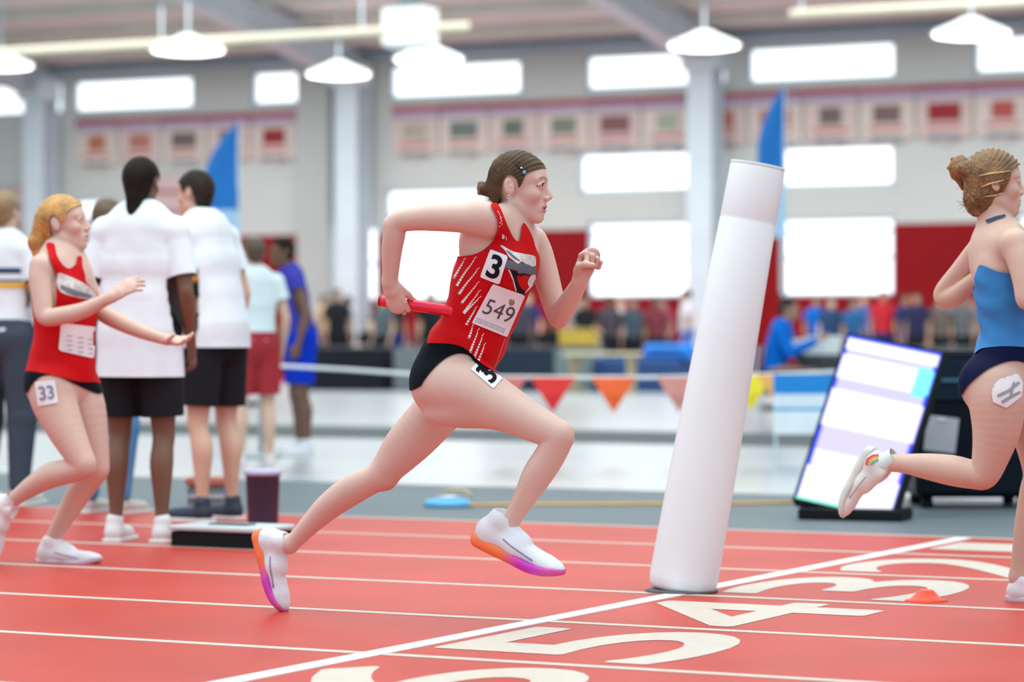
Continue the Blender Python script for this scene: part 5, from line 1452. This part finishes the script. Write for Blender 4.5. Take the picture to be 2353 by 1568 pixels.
    meshobj('small_print', Vs, Fs, mat('small_ink', (.45, .40, .48), .7), bib, smooth=False)
    stk = dc.shape('lane_sticker', q3, PAPER, root, .0058, 5, 0, 'white sticker with a black 3 on the chest')
    dc.text('number_print', '3', q3, INK, stk, .0072, (.20, .84, .10, .90), .025, 2)
    # sticker on the hip
    dcb = Decal(body)
    qh = [(1081, 849), (1100, 830), (1157, 866), (1134, 894)]
    stk2 = dcb.shape('hip_sticker', qh, PAPER, root, .0035, 4, 0, 'white sticker with a black 3 on the thigh')
    dcb.text('number_print', '3', qh, INK, stk2, .0050, (.16, .86, .12, .88), .02, 2)
    # shoes
    ACC = mat('shoe_stripe', (.28, .24, .42), .4)
    cols = [(.95, .20, .06), (.60, .03, .50), (.72, .10, .40)]
    upR = nrm(lR[-1][0] - hR); upL = nrm(lL[-1][0] - hL)
    make_shoe(root, hR, tR, upR, 1, SHOEW, SOLEM, cols, ACC, .0035)
    make_shoe(root, hL, tL, upL, 1, SHOEW, SOLEM, cols, ACC, .0035)
    return root
main_runner()

# ---- the blond runner at the left
def left_runner():
    Yc = G(140, 1300)[1] - .02
    T = lambda px, py, s=0: PY(px, py, Yc - s)
    S = 1.0
    root_p = T(125, 860, 0)
    root = empty('person', (root_p[0], root_p[1], 0), 'blond runner in a red singlet at the left reaching both hands forward', 'person')
    C = T(148, 515, 0); hf = nrm(rot(RIGHT, UP, -4) + UP * .10); hu = nrm(UP - hf * .05)
    ch = lambda L: [(T(a, b_, s), r) for a, b_, s, r in L]
    aR = ch([(98, 612, .155, .050), (92, 640, .175, .046), (97, 690, .19, .041), (104, 728, .20, .036), (140, 726, .19, .037), (190, 714, .17, .033), (235, 693, .15, .026), (258, 682, .14, .024)])
    aL = ch([(178, 616, -.155, .050), (195, 650, -.175, .044), (225, 700, -.19, .038), (240, 722, -.19, .036), (275, 740, -.185, .036), (320, 760, -.18, .031), (362, 775, -.175, .025), (385, 781, -.17, .024)])
    lR = ch([(118, 885, .09, .098), (125, 925, .095, .092), (150, 985, .10, .076), (180, 1045, .10, .058), (192, 1072, .10, .051), (165, 1082, .10, .050), (120, 1092, .10, .053), (78, 1115, .10, .043), (40, 1142, .10, .032), (20, 1158, .10, .031)])
    lL = ch([(172, 885, -.09, .095), (195, 940, -.095, .086), (212, 1010, -.095, .066), (222, 1065, -.095, .053), (220, 1085, -.095, .050), (190, 1120, -.095, .053), (160, 1170, -.095, .044), (128, 1225, -.095, .032), (116, 1246, -.095, .031)])
    to = [(T(a, b_, 0), r) for a, b_, r in ((140, 870, .155), (143, 835, .145), (148, 770, .128), (150, 700, .142), (146, 645, .142), (142, 605, .115))]
    ax = nrm(to[-1][0] - to[0][0]); bf = nrm(FWD - ax * (FWD @ ax))
    pts = [p for c in (aR, aL, lR, lL) for p, r in c] + [C + UP * .14, T(245, 1305, -.1), T(-20, 1260, .1), T(445, 795, -.17), T(315, 640, .1)]
    lo, hi = limits(pts, .08); fl = Field(lo, hi, .0050)
    for (a, ra), (b, rb) in zip(to[:-1], to[1:]): fl.cone(a, b, ra, rb, .03, bf, .77)
    fl.chain([(aR[0][0], .050), (T(138, 605, 0), .066), (aL[0][0], .050)], .035)
    fl.cone(T(134, 600, 0), C + UP * -.07 - hf * .02, .056, .050, .025)
    for q in (.07, -.07): fl.ell(T(170 - q * 250, 672, q), [bf, LAT, ax], (.060, .064, .060), .03)
    fl.ell(T(112, 882, .08), [bf, LAT, ax], (.10, .09, .10), .03); fl.ell(T(150, 882, -.08), [bf, LAT, ax], (.09, .09, .10), .03)
    fl.chain(lR, .014); fl.chain(lL, .014); fl.chain(aR, .012); fl.chain(aL, .012)
    head_prims(fl, C, hf, hu, 1.0)
    hL, tL = T(88, 1303, -.095), T(232, 1306, -.10); hR, tR = T(-14, 1132, .10), T(-26, 1282, .10)
    foot_prims(fl, lL[-1][0], hL, tL); foot_prims(fl, lR[-1][0], hR, tR)
    w = aR[-1][0]; d = nrm(T(300, 655, .10) - w); hand_prims(fl, w, d, nrm(-LAT - UP * .4), nrm(UP * .8 + FWD * .1), .95, (18, 22, 15), .04)
    w = aL[-1][0]; d = nrm(T(440, 786, -.15) - w); hand_prims(fl, w, d, nrm(LAT * .5 + UP), nrm(LAT - UP * .2 + FWD * .1), .95, (12, 18, 12), .08)
    V, Q = fl.surf(); V = relax(V, Q, 24, [(C, .13), (T(300, 655, .1), .08), (T(430, 786, -.15), .09)]); body = meshobj('body', V, Q, M_SKIN, root)
    pk = (.62, .30, .24); pale = (.64, .44, .37)
    f_, l_, u_ = axes_of(hf, hu); E = lambda x, y, z: C + f_ * x + l_ * y + u_ * z
    c = skin_colors(V, pale, [(T(192, 1075, .1), .06, pk, .5), (E(.05, -.05, -.03), .03, pk, .5), (T(280, 668, .1), .06, pk, .4), (E(.085, 0, -.062), .010, (.5, .12, .12), .8)])
    set_colors(body, c); eyes(body, C, hf, hu)
    def ex(f2, E2, A2):
        f2.cone(E2(-.085, 0, .02), E2(-.125, 0, -.06), .036, .030, .03); f2.cone(E2(-.125, 0, -.06), E2(-.12, 0, -.16), .030, .014, .02)
    poly = [(.097, .082), (.066, .064), (.036, .046), (.020, .014), (.006, -.002), (.000, .018), (-.014, .034), (-.034, .034), (-.046, .010), (-.050, -.03), (-.058, -.25), (-.20, -.25), (-.20, .16), (.11, .16)]
    hair_cap(root, C, hf, hu, 1.0, mat('blond_hair', (.52, .27, .075), .45, .3, 30, bump=.4, bscale=60), h=.005, grow=.010, poly=poly, extra=ex, ridge=.0015)
    lo_, hi_ = T(30, 930, .35), T(300, 560, -.35); lo_, hi_ = np.minimum(lo_, hi_) - .1, np.maximum(lo_, hi_) + .1
    sing = [(106, 560), (112, 585), (116, 600), (128, 625), (130, 655), (118, 680), (98, 694), (60, 698), (45, 780), (40, 850), (70, 853), (120, 862), (175, 876), (215, 878), (250, 870), (260, 740), (235, 690), (200, 650), (196, 632), (190, 612), (188, 590), (178, 590), (176, 604), (168, 613), (158, 617), (148, 612), (138, 600), (130, 584), (124, 560)]
    V, Q = fl.surf(iso=.008, lo=lo_, hi=hi_); V = relax(V, Q, 24)
    px, py = proj(V); g = poly_sd(smooth_poly(sing, 4), px, py)
    for A_ in (aR, aL):
        fa = Field(lo_, hi_, .01); fa.chain(A_[1:], .005); g = np.minimum(g, (fa.value(V) - .018) * 2000)
    V, Fq = clip_mesh(V, Q, g); top = meshobj('singlet', V, Fq, REDK, root)
    br = [(40, 845), (75, 848), (125, 857), (180, 870), (225, 874), (240, 895), (228, 905), (200, 896), (175, 884), (150, 872), (120, 862), (92, 866), (72, 885), (58, 905), (30, 905)]
    V, Q = fl.surf(iso=.0055, lo=lo_, hi=hi_); px, py = proj(V); V, Fq = clip_mesh(V, Q, poly_sd(smooth_poly(br, 4), px, py)); meshobj('briefs', V, Fq, BLK, root)
    dc = Decal(top)
    bq = [(140, 742), (222, 752), (214, 824), (134, 806)]
    bb = dc.shape('race_bib', bq, BIBM, root, .006, 6, 0, 'white paper bib on the belly')
    ln = mat('bib_lines', (.38, .36, .48), .7)
    for k in range(4):
        y0 = 768 + k * 11; dc.shape('print_line', [(144, y0), (212, y0 + 11), (212, y0 + 14), (144, y0 + 3)], ln, bb, .008, 4)
    dc.shape('chest_print', [(132, 628), (150, 632), (190, 650), (214, 668), (224, 686), (200, 688), (170, 682), (140, 672), (130, 650)], mat('print_pale', (.55, .50, .50), .6, .25, 40), top, .003, 5, 2, 'pale emblem printed across the chest')
    dc.shape('chest_print', [(140, 655), (175, 668), (214, 680), (206, 686), (165, 678), (140, 664)], GREYP, top, .0045, 4, 0)
    dcb = Decal(body); qh = [(80, 878), (126, 874), (134, 926), (88, 934)]
    s2 = dcb.shape('hip_sticker', qh, PAPER, root, .005, 5, 0, 'white sticker with 33 on the thigh')
    dcb.text('number_print', '33', qh, mat('faded_ink', (.22, .22, .33), .6), s2, .0075, (.14, .86, .2, .8), .02, 2)
    SH = mat('shoe_white_plain', (.76, .76, .80), .5, .04, 20)
    make_shoe(root, hL, tL, UP, 1, SH, mat('sole_pale', (.62, .52, .62), .5), None, mat('shoe_stripe', (.28, .24, .42)), .005)
    make_shoe(root, hR, tR, nrm(lR[-1][0] - hR), 1, SH, mat('sole_pale', (.62, .52, .62), .5), None, None, .005, sock=mat('sock_white', (.78, .80, .80), .8), an=lR[-1][0])
GREYP = mat('print_grey2', (.16, .17, .20), .6)
left_runner()

# ---- the runner in blue at the right
def right_runner():
    Yc = G(2330, 1386)[1] - .10
    T = lambda px, py, s=0: PY(px, py, Yc - s)
    rp = T(2310, 870, 0)
    root = empty('person', (rp[0], rp[1], 0), 'runner in a blue top and navy shorts at the right edge', 'person')
    C = T(2287, 424, 0); hf = nrm(rot(RIGHT, UP, 6)); hu = nrm(UP + hf * .04)
    ch = lambda L: [(T(a, b_, s), r) for a, b_, s, r in L]
    aL = ch([(2262, 568, -.13, .052), (2240, 590, -.17, .047), (2205, 630, -.20, .041), (2172, 668, -.22, .037), (2170, 684, -.22, .036), (2196, 680, -.19, .036), (2225, 655, -.15, .030), (2262, 625, -.11, .025), (2275, 615, -.09, .024)])
    aR = ch([(2330, 560, .15, .052), (2345, 600, .17, .047), (2355, 650, .19, .041), (2360, 690, .20, .036), (2385, 680, .19, .036), (2425, 645, .16, .030), (2450, 620, .14, .025)])
    lR = ch([(2290, 885, .09, .103), (2292, 920, .10, .100), (2290, 985, .10, .084), (2276, 1050, .10, .064), (2262, 1090, .10, .052), (2240, 1092, .10, .050), (2190, 1082, .10, .054), (2135, 1073, .10, .047), (2080, 1066, .10, .035), (2035, 1064, .10, .031)])
    lL = ch([(2345, 890, -.09, .096), (2365, 950, -.095, .086), (2380, 1030, -.095, .066), (2385, 1090, -.095, .052), (2378, 1130, -.095, .053), (2362, 1200, -.095, .046), (2345, 1290, -.095, .033), (2338, 1325, -.095, .031)])
    to = [(T(a, b_, 0), r) for a, b_, r in ((2318, 868, .152), (2322, 830, .142), (2326, 765, .120), (2322, 690, .136), (2314, 620, .142), (2305, 575, .120))]
    ax = nrm(to[-1][0] - to[0][0]); bf = nrm(FWD - ax * (FWD @ ax))
    pts = [p for c in (aR, aL, lR, lL) for p, r in c] + [C + UP * .15, T(2440, 1400, -.1), T(1925, 1160, .1), T(2490, 560, .1)]
    lo, hi = limits(pts, .08); fl = Field(lo, hi, .0050)
    for (a, ra), (b, rb) in zip(to[:-1], to[1:]): fl.cone(a, b, ra, rb, .03, bf, .78)
    fl.chain([(aR[0][0], .052), (T(2302, 560, 0), .070), (aL[0][0], .052)], .035)
    fl.cone(T(2295, 560, 0), C + UP * -.07 - hf * .02, .060, .052, .03)
    fl.ell(T(2275, 590, -.02), [bf, LAT, ax], (.07, .11, .12), .03)
    fl.ell(T(2278, 885, .08), [bf, LAT, ax], (.11, .095, .11), .03); fl.ell(T(2318, 885, -.08), [bf, LAT, ax], (.10, .09, .10), .03)
    fl.chain(lR, .014); fl.chain(lL, .014); fl.chain(aR, .012); fl.chain(aL, .012)
    head_prims(fl, C, hf, hu, 1.0)
    hL, tL = T(2312, 1386, -.095), T(2470, 1398, -.10); hR, tR = T(1994, 1022, .10), T(1916, 1178, .10)
    upR = nrm(np.cross(nrm(tR - hR), LAT)); upR = upR if upR @ (lR[-1][0] - hR) > 0 else -upR
    foot_prims(fl, lL[-1][0], hL, tL); foot_prims(fl, lR[-1][0], hR, tR)
    w = aL[-1][0]; d = nrm(T(2300, 590, -.06) - w); hand_prims(fl, w, d, nrm(FWD - UP * .2), nrm(LAT + UP * .1), .95, (50, 70, 45), .0)
    w = aR[-1][0]; d = nrm(T(2480, 590, .10) - w); hand_prims(fl, w, d, nrm(FWD + UP * .2), nrm(-LAT + UP * .1), .95, (50, 70, 45), .0)
    V, Q = fl.surf(); V = relax(V, Q, 24, [(C, .13)]); body = meshobj('body', V, Q, M_SKIN, root)
    pk = (.62, .32, .24); pale = (.62, .42, .34)
    c = skin_colors(V, pale, [(T(2235, 1125, .1), .07, pk, .5), (T(2170, 680, -.2), .06, pk, .5), (T(2262, 1085, .1), .06, pk, .2), (T(2200, 650, -.2), .08, (.56, .34, .26), .3)])
    set_colors(body, c); eyes(body, C, hf, hu)
    f_, l_, u_ = axes_of(hf, hu)
    def ex(f2, E2, A2):
        f2.cone(E2(-.08, 0, .045), E2(-.118, 0, .055), .030, .024, .02)
        f2.ell(E2(-.055, 0, -.055), A2, np.array([.055, .058, .060]), .03)
    poly = [(.097, .080), (.066, .062), (.040, .046), (.030, .010), (.020, -.010), (.012, -.030), (.000, -.036), (-.012, -.06), (-.030, -.098), (-.08, -.115), (-.22, -.11), (-.22, .16), (.11, .16)]
    hair, E2, A2 = hair_cap(root, C, hf, hu, 1.0, mat('sandy_hair', (.21, .11, .042), .5, .5, 30, bump=.5, bscale=50), h=.005, grow=.013, poly=poly, extra=ex, ridge=.0030)
    bc = T(2205, 385, .0); f3 = Field(bc - .11, bc + .11, .004)
    f3.ell(bc, [f_, l_, u_], (.036, .040, .042), .01)
    for k in range(7):
        a0 = k * .9; f3.cone(bc + (u_ * math.sin(a0) + f_ * math.cos(a0)) * .022, bc + (u_ * math.sin(a0 + 1.4) + f_ * math.cos(a0 + 1.4)) * .040, .013, .007, .006)
    f3.cone(bc - u_ * .02 - f_ * .005, bc - u_ * .075 + f_ * .012, .022, .008, .02); f3.cone(bc, bc + f_ * .06, .022, .03, .02)
    V3, Q3 = f3.surf(); meshobj('hair_bun', V3, Q3, mat('auburn_hair', (.26, .105, .03), .5, .45, 50, bump=.5, bscale=90), hair, label='auburn tousled bun')
    o_ = np.array(parent_loc(hair)); dh = Decal(hair)
    for k, pl in enumerate(([(2252, 404), (2275, 400), (2300, 396), (2322, 392)], [(2254, 430), (2275, 423), (2295, 418), (2306, 415)], [(2262, 452), (2290, 449), (2318, 450)])):
        W = dh.put([p[0] for p in pl], [p[1] for p in pl], .004); mb = MB(); mb.tube([p - o_ for p in W], [.0015, .004, .003, .0015][:len(W)] if len(W) == 4 else [.0015, .0035, .0015], 6); mb.build('light_strand', mat('pale_strand', (.62, .45, .24), .4), hair, smooth=True)
    rr = np.random.default_rng(4); mb = MB()
    for k in range(26):
        x0 = 2200 + rr.random() * 110; y0 = 352 + rr.random() * 20 if k < 8 else 400 + rr.random() * 90; x0 = x0 if k < 8 else 2222 + rr.random() * 50
        a0 = T(x0, y0, rr.uniform(-.05, .06)); mb.tube([a0 - o_, a0 - o_ - f_ * .02 + u_ * rr.uniform(-.01, .015), a0 - o_ - f_ * .045 + u_ * rr.uniform(-.03, .02)], [.0016, .0012, .0004], 5)
    mb.build('flyaway_hair', MATS['sandy_hair'], hair, smooth=True)
    lo_, hi_ = T(2190, 960, .4), T(2400, 520, -.4); lo_, hi_ = np.minimum(lo_, hi_) - .12, np.maximum(lo_, hi_) + .12
    BT = mat('blue_top', (.015, .20, .52), .55, .12, 9, bump=.5, bscale=12)
    top_p = [(2246, 612), (2262, 612), (2290, 624), (2320, 628), (2352, 622), (2380, 610), (2420, 610), (2430, 820), (2400, 806), (2353, 798), (2300, 796), (2258, 800), (2235, 806), (2235, 700), (2240, 640)]
    V, Q = fl.surf(iso=.009, lo=lo_, hi=hi_); V = relax(V, Q, 24); px, py = proj(V); g = poly_sd(smooth_poly(top_p, 4), px, py)
    for A_ in (aR, aL):
        fa = Field(lo_, hi_, .01); fa.chain(A_[1:], .005); g = np.minimum(g, (fa.value(V) - .020) * 2000)
    rel = V - T(2322, 740, 0); V = V + np.outer(.0035 * np.sin((rel @ ax) * 75 + 5 * np.sin((rel @ LAT) * 10) + (rel @ bf) * 25), -bf * .7 + LAT * .3)
    V, Fq = clip_mesh(V, Q, g); tp = meshobj('tank_top', V, Fq, BT, root)
    neck = [(2262, 506), (2290, 496), (2310, 492), (2312, 497), (2292, 503), (2268, 512)]
    V, Q = fl.surf(iso=.005, lo=T(2240, 540, .3) - .15, hi=T(2330, 480, -.3) + .15); px, py = proj(V); V, Fq = clip_mesh(V, Q, poly_sd(neck, px, py))
    if len(Fq): meshobj('neck_strap', V, Fq, mat('strap_navy', (.01, .04, .12), .6), root)
    sh_p = [(2245, 792), (2300, 790), (2353, 792), (2420, 800), (2430, 850), (2400, 846), (2368, 838), (2340, 830), (2310, 832), (2275, 845), (2245, 866), (2222, 888), (2205, 912), (2190, 900), (2210, 840)]
    V, Q = fl.surf(iso=.006, lo=lo_, hi=hi_); px, py = proj(V); V, Fq = clip_mesh(V, Q, poly_sd(smooth_poly(sh_p, 4), px, py)); meshobj('shorts', V, Fq, mat('navy_shorts', (.004, .008, .04), .6, .1, 8), root)
    dcb = Decal(body); qh = [(2283, 878), (2340, 858), (2352, 910), (2302, 934)]
    s2 = dcb.shape('hip_sticker', [(2278, 898), (2290, 874), (2338, 858), (2350, 880), (2346, 912), (2312, 938), (2282, 924)], PAPER, root, .005, 5, 0, 'crumpled white sticker on the thigh')
    il = mat('faded_ink2', (.30, .32, .36), .6)
    for pl in ([(2290, 908), (2315, 896), (2340, 876), (2343, 882), (2318, 902), (2294, 914)], [(2300, 922), (2322, 908), (2344, 898), (2344, 904), (2324, 915), (2304, 928)], [(2326, 880), (2332, 876), (2326, 905), (2318, 912)]):
        dcb.shape('number_stroke', pl, il, s2, .0070, 3)
    SH = mat('shoe_ivory', (.74, .76, .74), .5, .06, 20)
    make_shoe(root, hL, tL, UP, 1, SHOEW, mat('sole_pale', (.62, .52, .62), .5), None, mat('shoe_stripe', (.28, .24, .42)), .005)
    s1 = make_shoe(root, hR, tR, upR, 1, SH, mat('sole_ivory', (.66, .68, .64), .5), None, mat('shoe_stripe_grey', (.45, .46, .45)), .005, sock=mat('sock_pale', (.66, .80, .80), .8), an=lR[-1][0])
    so = [o for o in s1.children if o.name.startswith('sock')]
    if so:
        ds = Decal(so[0], s1)
        for k, (c_, nm) in enumerate((((.60, .08, .16), 'crimson'), ((.75, .28, .08), 'orange'), ((.70, .60, .15), 'yellow'), ((.15, .45, .30), 'green'))):
            o2 = 3.5 * k; ds.shape('sock_band', [(1988 + o2, 1068), (1992 + o2, 1054 + o2 * .6), (2004 + o2 * .5, 1046 + o2), (2018, 1044 + o2), (2019, 1048.5 + o2), (2006 + o2 * .5, 1051 + o2), (1996 + o2, 1059 + o2 * .6), (1993 + o2, 1070)], mat('sockband_' + nm, c_, .8), s1, .003, 2, 0)
right_runner()
